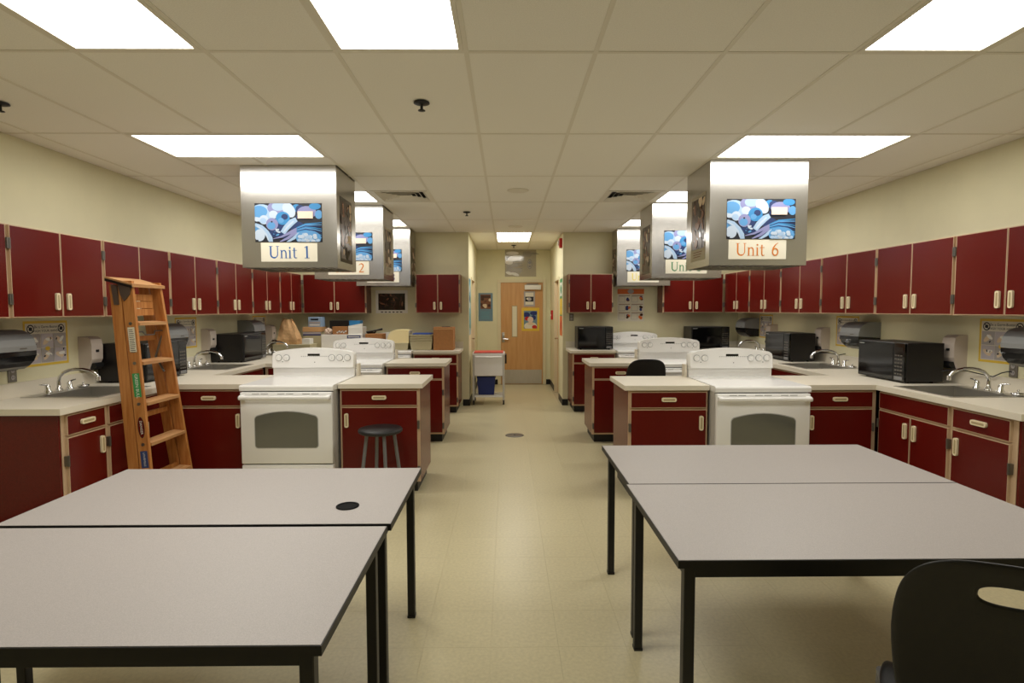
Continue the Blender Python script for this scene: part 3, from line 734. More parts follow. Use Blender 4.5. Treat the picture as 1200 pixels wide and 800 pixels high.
# ------------------------------------------------------------------ ranges
def make_range():
    t = thing('electric_range', 'x', 'range', group='white electric ranges')
    W, D = 0.745, 0.70
    MB().box(0.006, W-0.006, 0.035, D, 0.06, 0.8775).build('range_body', 'enamel_grey', t)
    for x in (0.05, W-0.05):
        for y in (0.1, D-0.08): MB().cyl((x, y, 0), (x, y, 0.06), 0.02, n=10).build('foot', 'black', t)
    # cooktop with rounded front edge
    prof = [(0.0, 0.878), (-0.004, 0.886), (-0.004, 0.911), (0.004, 0.921), (0.02, 0.924), (D-0.06, 0.924), (D-0.06, 0.878)]
    ct = MB().prism(prof, 0.0, W, 'x').build('cooktop', 'enamel', t)
    for x, y, r in ((0.20, 0.19, 0.105), (0.55, 0.19, 0.08), (0.20, 0.45, 0.08), (0.55, 0.45, 0.105)):
        n = 32; vs = [(x+q*math.cos(2*PI*k/n), y+q*math.sin(2*PI*k/n), 0.9243) for q in (r, r+0.004) for k in range(n)]
        pr = MB(); pr.flat = True
        pr.add(vs, [(k, n+k, n+(k+1) % n, (k+1) % n) for k in range(n)]).build('burner_ring', 'line_grey', ct)
    # oven door
    dm = MB().rbox(0.008, W-0.008, -0.012, 0.033, 0.292, 0.869, 0.008).build('oven_door', 'enamel', t)
    wx0, wx1, wz0, wz1 = 0.125, W-0.125, 0.425, 0.672
    def arched(x0, x1, z0, z1, rise, r):
        pts = rrect(x0, x1, z0, z1, r, 5); out = []
        for x, z in pts:
            if z > (z0+z1)/2:
                u = (x-(x0+x1)/2)/((x1-x0)/2); z = z+rise*(1-u*u)
            out.append((x, z))
        # extra points across the top
        top = [(x1-r-(x1-x0-2*r)*k/8, 0) for k in range(1, 8)]
        top = [(x, z1+rise*(1-((x-(x0+x1)/2)/((x1-x0)/2))**2)) for x, _ in top]
        return out[:6]+top+out[6:]
    MB().prism(arched(wx0-0.006, wx1+0.006, wz0-0.006, wz1+0.006, 0.042, 0.026), -0.0140, -0.011, 'y').build('window_trim', 'line_grey', dm)
    MB().prism(arched(wx0, wx1, wz0, wz1, 0.042, 0.022), -0.0155, -0.011, 'y').build('window_glass', 'oven_glass', dm)
    hb = MB().rbox(0.012, W-0.012, -0.062, -0.032, 0.812, 0.846, 0.012, seg=3)
    hb.rbox(0.012, 0.05, -0.045, -0.008, 0.816, 0.85, 0.008).rbox(W-0.05, W-0.012, -0.045, -0.008, 0.816, 0.85, 0.008)
    hb.build('oven_handle', 'enamel', dm)
    vents = MB()
    for c in (0.17, 0.37, 0.57):
        for o in (-0.065, 0.005): vents.box(c+o, c+o+0.058, -0.0126, -0.0115, 0.853, 0.859)
    vents.build('vent_slots', 'line_grey', dm)
    MB().box(0.01, W-0.01, 0.03, 0.034, 0.8695, 0.8775).build('shadow_gap', 'black', t)
    dw = MB().rbox(0.008, W-0.008, -0.008, 0.033, 0.075, 0.282, 0.008).build('storage_drawer', 'enamel', t)
    # backguard: riser and curved console
    MB().rbox(0.004, W-0.004, D-0.058, D, 0.80, 1.01, 0.006).build('riser', 'enamel', t)
    top = [(0.0, 1.0), (W, 1.0), (W+0.002, 1.10), (W-0.004, 1.128), (W-0.03, 1.146)]
    for k in range(1, 12):
        u = 1-2*k/12; top.append((W/2+(W/2-0.03)*u, 1.146+0.032*(1-u*u)))
    top += [(0.03, 1.146), (0.004, 1.128), (-0.002, 1.10)]
    cs = MB()
    n = len(top); y0b, y0t, y1 = D-0.085, D-0.065, D+0.002
    ff = lambda z: y0b+(y0t-y0b)*(z-1.0)/0.17
    cz = lambda p, s: ((W/2+(p[0]-W/2)*s), 1.07+(p[1]-1.07)*s)
    front = [cz(p, 0.975) for p in top]
    vs = [(p[0], ff(p[1])+0.0, p[1]) for p in front]+[(p[0], ff(p[1])+0.014, p[1]) for p in top]+[(p[0], y1, p[1]) for p in top]
    cs.add(vs, [(i, (i+1) % n, n+(i+1) % n, n+i) for i in range(n)]+[(n+i, n+(i+1) % n, 2*n+(i+1) % n, 2*n+i) for i in range(n)], 0, True)
    cs.add(vs[:n], [list(range(n))]); cs.add(vs[2*n:], [list(range(n))[::-1]])
    co = cs.build('console', 'enamel', t)
    for x in (0.065, 0.135, 0.545, 0.615, 0.685):
        z = 1.09
        ky = ff(z)
        MB().lathe([(0.031, 0.0), (0.031, 0.003), (0.025, 0.004)], (x, ky, z), 20, axis='y').build('knob_dial', 'line_grey', co)
        MB().lathe([(0.0255, 0.004), (0.024, 0.016), (0.022, 0.018)], (x, ky, z), 20, axis='y').rbox(x-0.005, x+0.005, ky-0.026, ky-0.016, z-0.02, z+0.02, 0.002, seg=1).build('knob', 'enamel', co)
    MB().box(0.325, 0.435, ff(1.115)-0.001, ff(1.115)+0.004, 1.104, 1.126).build('clock_display', 'display', co)
    bt = MB()
    for r in range(2):
        for c in range(14):
            x = 0.265+c*0.0185
            if 0.315 < x < 0.44 and r == 0: continue
            bt.box(x, x+0.010, ff(1.10)-0.0012, ff(1.10)+0.004, 1.075+r*0.025, 1.081+r*0.025)
    bt.build('button_row', 'line_grey', co)
    for x, z in ((0.10, 1.055), (0.39, 1.05), (0.65, 1.055)): MB().lathe([(0.004, 0.0), (0.004, 0.002)], (x, ff(z), z), 8, axis='y').build('indicator_dot', 'black', co)
    return t
rg = make_range()
for i, k in enumerate(('L1', 'L2', 'L3', 'R1', 'R2', 'R3')):
    o = rg if i == 0 else copy_tree(rg)
    y = {'L1': 4.43, 'L2': 6.20, 'L3': 8.07, 'R1': 4.27, 'R2': 6.15, 'R3': 8.07}[k]
    o.location = (-2.132 if k[0] == 'L' else 1.6115, y, 0)
    o['label'] = 'white electric range, %s of the six, below %s %s card' % (WHICH[k], INK[k], UNIT[k])

# ------------------------------------------------------------------ microwaves
def microwave(label, loc, rz, W=0.59, D=0.40, H=0.325, cord=None):
    t = thing('microwave', label, 'microwave', loc, rz, 'black countertop microwaves')
    MB().rbox(0, W, 0.02, D, 0.012, H, 0.004, seg=1).build('microwave_case', 'mw_side', t)
    for x in (0.05, W-0.05):
        for y in (0.06, D-0.06): MB().cyl((x, y, 0), (x, y, 0.013), 0.013, n=8).build('foot', 'black', t)
    d = MB().rbox(0.002, W*0.78, 0.0, 0.02, 0.014, H-0.002, 0.004, seg=1).build('microwave_door', 'black', t)
    MB().box(0.012, W*0.77, -0.0015, 0.0, 0.026, H-0.014).build('door_glass', 'black_gloss', d)
    MB().box(0.02, 0.085, -0.002, -0.0015, H-0.028, H-0.022).build('name_print', 'line_grey', d)
    p = MB().rbox(W*0.782, W-0.002, 0.0, 0.02, 0.014, H-0.002, 0.004, seg=1).build('control_panel', 'black_gloss', t)
    MB().box(W*0.81, W-0.02, -0.001, 0.0, H-0.07, H-0.035).build('clock_display', 'display', p)
    b = MB()
    for r in range(6):
        for c in range(3): b.box(W*0.81+c*0.031, W*0.81+c*0.031+0.023, -0.001, 0.0, H-0.11-r*0.03, H-0.098-r*0.03)
    b.build('button_row', 'hinge', p)
    MB().rbox(W*0.81, W-0.02, -0.003, 0.0, 0.022, 0.05, 0.001, seg=1).build('door_button', 'stool_grey', p)
    if cord: MB().tube(cord, 0.004, 8).build('power_cord', 'black', t)
    return t
ZT = 0.9203
microwave('black microwave on the left counter behind the wooden ladder', (-2.985, 4.625, ZT), RL)
microwave('black microwave on the left counter between Unit 1 and Unit 2 ranges', (-3.02, 6.42, ZT), RL, D=0.38)
R1c = [(0.62, 0.32, 0.05), (0.66, 0.36, 0.04), (0.72, 0.40, 0.06), (0.80, 0.43, 0.13), (0.86, 0.45, 0.145)]
microwave('black microwave on the right counter nearest the camera, beside the soap dispenser', (3.19, 5.02, ZT), RR, D=0.32, cord=[(0.592, 0.30, 0.10), (0.66, 0.38, 0.125), (0.80, 0.425, 0.105), (0.92, 0.43, 0.095), (0.98, 0.44, 0.13), (1.01, 0.455, 0.143), (1.04, 0.462, 0.145)])
microwave('black microwave on the right counter beside the Unit 5 range', (3.215, 6.90, ZT), RR, D=0.30, cord=[(0.592, 0.29, 0.10), (0.70, 0.38, 0.11), (0.85, 0.42, 0.10), (0.95, 0.425, 0.12)])
microwave('black microwave against the back wall in the right corner', (2.76, 8.30, ZT), 0, 0.57, 0.38, 0.34)
microwave('small black microwave on the end counter beside the alcove', (1.06, 8.32, ZT), 0, 0.53, 0.37, 0.345)

# ------------------------------------------------------------------ wall dispensers, posters, outlets
def towel_dispenser(label, wall, yc0, L=0.31):
    # profile in (out, z): out from the wall
    t = thing('towel_dispenser', label, 'dispenser', (XL if wall == 'L' else XR, yc0 if wall == 'L' else yc0+L, 1.125), RL if wall == 'L' else RR, 'paper towel dispensers')
    up = [(0, 0.265), (-0.07, 0.268), (-0.13, 0.262), (-0.175, 0.242), (-0.205, 0.205), (-0.217, 0.16), (-0.220, 0.128), (0, 0.115)]
    lo = [(0, 0.113), (-0.220, 0.126), (-0.218, 0.095), (-0.20, 0.055), (-0.165, 0.02), (-0.13, 0.0), (0, 0.0)]
    MB().prism(up, 0, L, 'x', smooth=False).build('dispenser_cover', 'grey_plastic', t)
    MB().prism(lo, 0.003, L-0.003, 'x').build('dispenser_base', 'smoke_plastic', t)
    MB().box(L*0.58, L*0.74, -0.2215, -0.219, 0.14, 0.148).build('maker_plate', 'hinge', t)
    MB().box(0.04, L-0.04, -0.12, -0.06, -0.004, 0.0).build('towel_slot', 'black', t)
towel_dispenser('grey and black towel dispenser on left wall, nearest the camera', 'L', 3.52)
towel_dispenser('grey and black towel dispenser on left wall behind the ladder', 'L', 5.34)
towel_dispenser('grey and black towel dispenser on left wall, farthest from the camera', 'L', 7.13)
towel_dispenser('grey and black towel dispenser at right picture edge', 'R', 3.54)
towel_dispenser('grey and black towel dispenser on right wall behind the nearest right microwave', 'R', 5.42)
towel_dispenser('grey and black towel dispenser on right wall in the far corner', 'R', 8.05)
def soap(label, wall, yc):
    W = 0.125
    t = thing('soap_dispenser', label, 'dispenser', (XL if wall == 'L' else XR, yc-W/2 if wall == 'L' else yc+W/2, 1.04), RL if wall == 'L' else RR, 'soap dispensers')
    prof = [(0, 0), (-0.07, 0.0), (-0.085, 0.045), (-0.105, 0.09), (-0.108, 0.2), (-0.098, 0.25), (-0.07, 0.268), (0, 0.272)]
    b = MB().prism(prof, 0, W, 'x'); b.build('soap_cover', 'soap_plastic', t)
    MB().box(0.045, 0.08, -0.1095, -0.1075, 0.145, 0.165).build('level_window', 'black', t)
    MB().prism([(-0.071, 0.001), (-0.10, 0.004), (-0.125, 0.03), (-0.118, 0.06), (-0.091, 0.058), (-0.0855, 0.043)], 0.02, W-0.02, 'x').build('push_lever', 'black', t)
soap('cream soap dispenser above the left sink nearest the camera', 'L', 4.545)
soap('cream soap dispenser on left wall beside the Unit 2 microwave', 'L', 6.34)
soap('cream soap dispenser on left wall in the far corner', 'L', 7.99)
soap('cream soap dispenser on right wall beside the nearest right microwave', 'R', 4.45)
soap('cream soap dispenser on right wall beside the Unit 5 microwave', 'R', 6.34)
soap('cream soap dispenser on right wall in the far corner', 'R', 7.56)
def germ_poster():
    ms = ['poster_yellow', 'paper', 'poster_grey', 'poster_lilac', 'poster_skin', 'ink', 'white']
    p = Print(ms); W, H = 0.40, 0.33
    p.rect(0, W, 0, H, 'poster_yellow'); p.rect(0.018, W-0.018, 0.018, H-0.018, 'paper')
    for x in (0.062, W-0.062):
        p.ell(x, 0.272, 0.032, 0.032, 'ink'); p.ell(x, 0.272, 0.024, 0.024, 'paper'); p.ell(x, 0.272, 0.016, 0.013, 'ink', 0.5)
        p.strip([(x-0.02, 0.292), (x+0.02, 0.252)], 0.007, 'ink')
    p.text('Be a Germ-Buster', 0.029, W/2, 0.286, 'ink'); p.text('WASH YOUR HANDS!', 0.026, W/2, 0.256, 'ink')
    rnd = random.Random(3)
    for i in range(3):
        for j in range(2):
            x0 = 0.025+i*0.118; z0 = 0.024+j*0.108
            p.rect(x0, x0+0.114, z0, z0+0.104, 'poster_grey' if (i+j) % 2 else 'poster_lilac')
            p.ell(x0+0.05, z0+0.05, 0.04, 0.018, 'poster_skin', rnd.uniform(-1, 1)); p.ell(x0+0.07, z0+0.06, 0.03, 0.012, 'white', rnd.uniform(-1, 1))
            for q in range(3): p.ell(x0+rnd.uniform(0.02, 0.1), z0+rnd.uniform(0.02, 0.09), 0.010, 0.006, rnd.choice(['ink', 'poster_skin', 'white', 'poster_grey']), rnd.uniform(0, 3))
    p.ell(W/2, 0.125, 0.022, 0.016, 'poster_yellow')
    return p.done('poster_print')
GERM = germ_poster()
def paper_thing(name, label, cat, me, loc, rz, W, H, backing='white', group=None, th=0.0015):
    t = thing(name, label, cat, loc, rz, group)
    MB().box(0, W, 0.0001, th, 0, H).build('sheet', backing, t)
    link('print', me, t)
    return t
def germ(label, wall, y0):
    if wall == 'L': paper_thing('wash_hands_poster', label, 'poster', GERM, (XL+0.0018, y0, 1.115), RL, 0.40, 0.33, group='yellow-bordered hand washing posters')
    else: paper_thing('wash_hands_poster', label, 'poster', GERM, (XR-0.0018, y0+0.40, 1.115), RR, 0.40, 0.33, group='yellow-bordered hand washing posters')
germ('yellow-bordered hand washing poster on left wall, nearest the camera', 'L', 3.98)
germ('yellow-bordered hand washing poster on left wall behind the ladder', 'L', 5.79)
germ('yellow-bordered hand washing poster on left wall, farthest from the camera', 'L', 7.56)
germ('yellow-bordered hand washing poster at right picture edge', 'R', 3.88)
germ('yellow-bordered hand washing poster on right wall above the nearest right microwave', 'R', 5.76)
germ('yellow-bordered hand washing poster on right wall in the far corner', 'R', 7.64)
def outlet(label, loc, rz):
    t = thing('outlet', label, 'outlet', loc, rz, 'wall outlets')
    MB().rbox(-0.035, 0.035, -0.006, 0, -0.057, 0.057, 0.002, seg=1).build('cover_plate', 'outlet', t)
    for z in (-0.024, 0.024): MB().prism([(0.016*math.cos(a)*1.0, z+0.0165*math.sin(a)) for a in (2*PI*k/14 for k in range(14))], -0.009, -0.006, 'y').box(-0.007, -0.004, -0.0095, -0.009, z-0.004, z+0.006, 1).box(0.004, 0.007, -0.0095, -0.009, z-0.004, z+0.006, 1).build('socket', ['poster_grey', 'black'], t)
outlet('metal outlet plate on left wall under the nearest towel dispenser', (XL, 3.875, 1.082), RL)
outlet('metal outlet plate on right wall under the towel dispenser at picture edge', (XR, 3.975, 1.082), RR)
outlet('metal outlet plate on the back wall beside the alcove microwave', (1.02, YB, 1.40), 0)

# ------------------------------------------------------------------ tables
def table(label, x0, x1, y0, y1, z=0.735, grommet=False, insets=(0.035, 0.035)):
    t = thing('work_table', label, 'table', (x0, y0, 0), 0, 'grey topped work tables')
    W, D = x1-x0, y1-y0; th = 0.026
    MB().box(0.003, W-0.003, 0.003, D-0.003, z-th+0.001, z).build('table_top', 'table_top', t)
    e = MB().box(0, W, 0, 0.003, z-th, z-0.0015).box(0, W, D-0.003, D, z-th, z-0.0015).box(0, 0.003, 0.003, D-0.003, z-th, z-0.0015).box(W-0.003, W, 0.003, D-0.003, z-th, z-0.0015)
    e.build('edge_band', 'black', t)
    i = 0.03; q = 0.036
    a = MB().box(i+q, W-i-q, i+0.004, i+0.026, z-th-0.045, z-th).box(i+q, W-i-q, D-i-0.026, D-i-0.004, z-th-0.045, z-th).box(i+0.004, i+0.026, i+q, D-i-q, z-th-0.045, z-th).box(W-i-0.026, W-i-0.004, i+q, D-i-q, z-th-0.045, z-th)
    a.build('apron', 'dark_metal', t)
    for sx in (i, W-i-q):
        for sy in (i, D-i-q):
            l = MB().rbox(sx, sx+q, sy, sy+q, 0.012, z-th, 0.003, seg=1).build('leg', 'dark_metal', t)
            MB().box(sx-0.001, sx+q+0.001, sy-0.001, sy+q+0.001, 0, 0.0118).build('foot_cap', 'black', l)
    if grommet:
        gx, gy = grommet
        MB().lathe([(0.045, z+0.0003), (0.045, z+0.004), (0.036, z+0.005), (0.034, z+0.002)], (gx-x0, gy-y0, 0), 28).build('cable_grommet', 'grommet', t)
table('grey laminate table in the front left corner, its near edge cut off by picture', -1.90, -0.437, 1.27, 1.995)
table('grey laminate table at left with black round cable grommet', -1.885, -0.428, 2.015, 2.745, grommet=(-0.64, 2.20))
table('grey laminate table at right, nearer of the two pushed together', 0.535, 2.035, 1.70, 2.466)
table('grey laminate table at right, farther of the two pushed together', 0.548, 2.038, 2.470, 3.185)

# ------------------------------------------------------------------ shell chairs
def smooth_shell(bm, name, material, parent, th=0.006, sub=1):
    me = bpy.data.meshes.new(name); bm.to_mesh(me); bm.free()
    me.materials.append(MAT(material))
    for p in me.polygons: p.use_smooth = True
    o = link(name, me, parent)
    s = o.modifiers.new('solid', 'SOLIDIFY'); s.thickness = th; s.offset = 0
    if sub:
        m = o.modifiers.new('sub', 'SUBSURF'); m.levels = sub; m.render_levels = sub
    return o
def shell_chair(label, loc, rz, seat_z=0.44, group=None, dz=0.0, hw=0.219, slot=0.062, cu=0.34):
    # local: faces +y, back at -y
    t = thing('shell_chair', label, 'chair', loc, rz, group)
    # back: ring mesh between hand slot and outline
    N = 48; R = 6; bm = bmesh.new(); rings = []
    def se(t, a, b, n): 
        c, s = math.cos(t), math.sin(t); return (a*math.copysign(abs(c)**(2/n), c), b*math.copysign(abs(s)**(2/n), s))
    def back3(a, b):            # a across, b height above seat 0..0.42
        k = b/0.40
        y = -0.20 - 0.085*k + 0.03*math.sin(PI*min(max(k, 0), 1)) + cu*a*a*(0.55+0.25*k)
        return (a, y, seat_z+b)
    for r in range(R+1):
        s = r/R; ring = []
        for i in range(N):
            th = 2*PI*i/N
            ox, oz = se(th, hw, 0.205, 4.2); wid = 1.0-0.05*max(0, oz/0.2)-0.10*max(0, -oz/0.2)
            oz = oz if oz > 0 else oz*1.5
            ox *= wid
            oz += 0.215 - (0.02*(ox/hw)**2 if oz > 0 else 0)
            ix, iz = se(th, slot or 0.03, 0.024 if slot else 0.012, 2.6); iz += 0.335
            ring.append(bm.verts.new(back3(ix+(ox-ix)*s, iz+(oz-iz)*s)))
        rings.append(ring)
    for r in range(R):
        for i in range(N): bm.faces.new((rings[r][i], rings[r][(i+1) % N], rings[r+1][(i+1) % N], rings[r+1][i]))
    if not slot: bm.faces.new(rings[0][::-1])
    smooth_shell(bm, 'backrest', 'black_plastic', t, 0.009)
    # seat
    bm = bmesh.new(); G = []
    nu, nv = 12, 12
    for j in range(nv+1):
        row = []
        for i in range(nu+1):
            u = -1+2*i/nu; v = j/nv
            y = -0.215+0.43*v; x = u*(0.172+0.03*math.sin(PI*v))*(1-0.06*max(0, v-0.8)/0.2)
            z = seat_z-0.115+0.012*u*u*1.5 - 0.018*math.sin(PI*v) + (-0.03*((v-0.8)/0.2)**2 if v > 0.8 else 0) + (0.03*((0.2-v)/0.2)**2 if v < 0.2 else 0)
            row.append(bm.verts.new((x, y, z)))
        G.append(row)
    for j in range(nv):
        for i in range(nu): bm.faces.new((G[j][i], G[j][i+1], G[j+1][i+1], G[j+1][i]))
    smooth_shell(bm, 'seat', 'black_plastic', t, 0.009)
    for sx in (-1, 1):
        x = sx*0.185
        MB().tube([(x, 0.14, seat_z-0.127), (sx*0.20, 0.185, 0.006+dz), ], 0.011, 10).build('leg', 'stool_grey', t)
        MB().tube([(x, -0.10, seat_z-0.127), (sx*0.21, -0.22, 0.006+dz)], 0.011, 10).build('leg', 'stool_grey', t)
        MB().tube([(x, 0.15, seat_z-0.125), (x, -0.11, seat_z-0.125)], 0.011, 10).build('seat_rail', 'stool_grey', t)
    return t
shell_chair('tall black shell chair cut off by the front right picture corner', (1.231, 1.411, 0), -0.47, seat_z=0.55, group='black shell chairs')
shell_chair('tall black shell chair standing behind the nearest right aisle worktop', (1.40, 5.80, 0), 0.0, seat_z=0.61, group='black shell chairs', hw=0.205, slot=0)

# ------------------------------------------------------------------ round stool
st = thing('round_stool', 'round black seat stool with grey legs before the Unit 1 cabinet', 'stool', (-0.985, 4.30, 0))
MB().lathe([(0.02, 0.572), (0.158, 0.572), (0.168, 0.580), (0.170, 0.592), (0.163, 0.604), (0.13, 0.610), (0.02, 0.611)], n=36).build('seat', 'black_plastic', st)
for k in range(4):
    a = math.radians(27)+k*PI/2
    c, s = math.cos(a), math.sin(a)
    l = MB().cyl((c*0.105, s*0.105, 0.572), (c*0.175, s*0.175, 0.02), 0.0135, n=12).build('leg', 'stool_grey', st)
    MB().cyl((c*0.176, s*0.176, 0.0), (c*0.175, s*0.175, 0.03), 0.016, n=12).build('leg_tip', 'label_pink', l)
MB().tube([(0.148*math.cos(2*PI*k/32), 0.148*math.sin(2*PI*k/32), 0.235) for k in range(32)], 0.008, 8, closed=True).build('foot_ring', 'stool_grey', st)

# ------------------------------------------------------------------ wooden step ladder, folded, facing the aisle (+X)
ld = thing('step_ladder', 'wooden folding step ladder leaning at the left counter edge', 'ladder', (-2.56, 4.1, 0))
lx, ly = -2.56, 4.1
def lx_front(z): return -2.585+(1.70-z)*0.070      # front edge of front rails
def yn(z): return 3.885-(1.72-z)*0.012
def yf(z): return 4.215+(1.72-z)*0.105
def beam(pts, name, material, parent=ld):           # 8 corner points
    m = MB().add([(p[0]-lx, p[1]-ly, p[2]) for p in pts], [(0,1,2,3),(7,6,5,4),(0,4,5,1),(1,5,6,2),(2,6,7,3),(3,7,4,0)])
    return m.build(name, material, parent)
zt, zb = 1.725, 0.0
def rail(yfun, th, off, wd, z0=zb, z1=zt, mt='ladder_wood', name='front_rail'):
    P = []
    for z in (z0, z1):
        xf = lx_front(z)-off; y = yfun(z)
        P += [(xf-wd, y, z), (xf, y, z), (xf, y+th, z), (xf-wd, y+th, z)]
    return beam(P, name, mt)
fr = rail(yn, 0.024, 0.0, 0.075)
rail(lambda z: yf(z)-0.024, 0.024, 0.0, 0.075)
rr = rail(lambda z: yn(z)+0.002, 0.022, 0.084, 0.074, 0.0, 1.70, name='rear_rail')
rail(lambda z: yf(z)-0.026, 0.022, 0.084, 0.074, 0.0, 1.70, name='rear_rail')
for z in (1.445, 1.17, 0.885, 0.60, 0.315):
    xf = lx_front(z)
    beam([(xf-0.085+0.006, yn(z)+0.0245, z-0.022), (xf+0.012, yn(z)+0.0245, z-0.030), (xf+0.012, yf(z)-0.0245, z-0.030), (xf-0.085+0.006, yf(z)-0.0245, z-0.022),
          (xf-0.085+0.006, yn(z)+0.0245, z), (xf+0.012, yn(z)+0.0245, z-0.008), (xf+0.012, yf(z)-0.0245, z-0.008), (xf-0.085+0.006, yf(z)-0.0245, z)], 'step', 'ladder_step')
# tilted top cap
def capz(x): return 1.752-(x+2.75)*0.27
cx0, cx1 = -2.755, -2.572
beam([(cx0, 3.868, capz(cx0)-0.022), (cx1, 3.868, capz(cx1)-0.022), (cx1, 4.235, capz(cx1)-0.022), (cx0, 4.235, capz(cx0)-0.022),
      (cx0, 3.868, capz(cx0)), (cx1, 3.868, capz(cx1)), (cx1, 4.235, capz(cx1)), (cx0, 4.235, capz(cx0))], 'top_cap', 'ladder_step')
# metal brackets on the near side
beam([(cx0, 3.862, capz(cx0)-0.03), (cx1, 3.862, capz(cx1)-0.03), (cx1, 3.8675, capz(cx1)-0.03), (cx0, 3.8675, capz(cx0)-0.03),
      (cx0, 3.862, capz(cx0)-0.012), (cx1, 3.862, capz(cx1)-0.012), (cx1, 3.8675, capz(cx1)-0.012), (cx0, 3.8675, capz(cx0)-0.012)], 'cap_bracket', 'dark_metal')
br = MB().prism([(-2.675-lx, 1.70), (-2.59-lx, 1.68), (-2.598-lx, 1.63), (-2.635-lx, 1.585), (-2.66-lx, 1.63)], 3.872-ly, 3.8835-ly, 'y').build('gusset_plate', 'hinge', ld)
MB().prism([(-2.722-lx, 1.70), (-2.682-lx, 1.69), (-2.675-lx, 1.56), (-2.705-lx, 1.56)], 3.872-ly, 3.8845-ly, 'y').build('gusset_plate', 'hinge', ld)
# folded pail shelf boards
for k in range(3):
    z0 = 1.485+k*0.052; xf = lx_front(z0)-0.05
    beam([(xf-0.018, 3.93, z0), (xf, 3.93, z0), (xf, 4.17, z0), (xf-0.018, 4.17, z0), (xf-0.018, 3.93, z0+0.047), (xf, 3.93, z0+0.047), (xf, 4.17, z0+0.047), (xf-0.018, 4.17, z0+0.047)], 'shelf_slat', 'ladder_wood')
for z in (1.30, 0.75, 0.3):
    xf = lx_front(z)-0.10
    beam([(xf-0.02, yn(z)+0.025, z), (xf, yn(z)+0.025, z), (xf, yf(z)-0.027, z), (xf-0.02, yf(z)-0.027, z), (xf-0.02, yn(z)+0.025, z+0.035), (xf, yn(z)+0.025, z+0.035), (xf, yf(z)-0.027, z+0.035), (xf-0.02, yf(z)-0.027, z+0.035)], 'rear_brace', 'ladder_wood')
L_ = lambda x, y, z: (x-lx, y-ly, z)
MB().tube([L_(-2.60, yn(1.37)+0.025, 1.37), L_(-2.60, 4.0, 1.37), L_(-2.59, 4.02, 1.345), L_(-2.59, 4.12, 1.345), L_(-2.60, 4.14, 1.37), L_(-2.60, yf(1.37)-0.025, 1.37)], 0.005, 8).build('spreader_rod', 'hinge', ld)
for a, b in (((-2.60, 1.36), (-2.66, 1.17)), ((-2.66, 1.17), (-2.60, 1.06))):
    MB().tube([L_(a[0], yf(1.2)-0.03, a[1]), L_(b[0], yf(1.2)-0.035, b[1])], 0.008, 8).build('spreader_bar', 'hinge', ld)
for z in (1.43, 1.155, 0.87, 0.585, 0.30):
    xf = lx_front(z)-0.036
    MB().cyl(L_(xf, yn(z)-0.004, z), L_(xf, yn(z)+0.001, z), 0.011, n=12).build('step_bolt', 'hinge', ld)
# stickers on the near front rail
def sticker(z0, z1, wd, base, txt=None, tcol='white', size=0.02, oval=False, lines=0, name='sticker'):
    zc = (z0+z1)/2; p = Print([base, tcol, 'ink', 'red'])
    h = (z1-z0)/2
    if oval: p.ell(0, 0, wd/2, h, 'ink'); p.ell(0, 0, wd/2-0.004, h-0.004, 'red')
    else: p.rect(-wd/2, wd/2, -h, h, base)
    if txt: p.text(txt, size, 0, 0, tcol, rot=-PI/2)
    for k in range(lines): p.rect(-wd/2+0.006, wd/2-0.006-random.random()*0.008, h-0.02-k*0.013, h-0.016-k*0.013, 'ink')
    xf = lx_front(zc)-0.036
    o = link(name, p.done(name), ld, L_(xf, yn(zc)-0.0008, zc)); o.rotation_euler = (0, -0.07, 0)
    return o
sticker(1.215, 1.405, 0.048, 'paper', lines=13)
sticker(0.905, 1.085, 0.05, 'sticker_green', 'GREEN BULL', 'white', 0.030)['label'] = 'green sticker lettered GREEN BULL'
sticker(0.63, 0.78, 0.046, 'red', 'DANGER', 'white', 0.024, oval=True)
sticker(0.42, 0.54, 0.05, 'sticker_blue', 'LOUISVILLE', 'white', 0.019)

# ------------------------------------------------------------------ alcove: door, signs, cart
dr = MB().box(-0.122, 0.730, YA-0.012, YA+0.0, 0.008, 2.068)
d1 = struct(dr.build('door_1', 'oak'))
fm = MB().box(-0.187, -0.128, YA-0.03, YA, 0, 2.13).box(0.736, 0.795, YA-0.03, YA, 0, 2.13).box(-0.128, 0.736, YA-0.03, YA, 2.074, 2.13).build('door_frame', 'frame_paint', d1)
MB().box(-0.10, 0.708, YA-0.0155, YA-0.0122, 0.015, 0.30).build('kick_plate', 'kick_steel', d1)
MB().box(0.10, 0.215, YA-0.0165, YA-0.0122, 0.965, 1.605).build('vision_panel_frame', 'ivory_dark', d1)
MB().box(0.113, 0.202, YA-0.018, YA-0.0122, 0.98, 1.59).build('vision_panel', 'door_glass', d1)
h = MB().rbox(-0.105, -0.045, YA-0.02, YA-0.0122, 0.86, 1.06, 0.004).build('lock_plate', 'steel', d1)
MB().cyl((-0.075, YA-0.02, 0.93), (-0.075, YA-0.065, 0.93), 0.012).tube([(-0.075, YA-0.062, 0.93), (-0.02, YA-0.064, 0.93), (0.04, YA-0.06, 0.925)], 0.011, 10).build('lever', 'chrome', h)
MB().rbox(0.36, 0.69, YA-0.09, YA-0.0125, 1.925, 2.02, 0.006).build('door_closer', 'white', d1)
MB().box(0.40, 0.64, YA-0.08, YA-0.03, 2.03, 2.045).build('closer_arm', 'hinge', d1)
pm = Print(['poster_grey', 'paper', 'ink']); pm.rect(0, 0.225, 0, 0.31, 'poster_grey'); pm.rect(0.03, 0.195, 0.04, 0.28, 'paper'); pm.rect(0.03, 0.195, 0.10, 0.20, 'ink'); pm.ell(0.11, 0.15, 0.045, 0.035, 'poster_grey'); pm.ell(0.07, 0.16, 0.02, 0.02, 'paper')
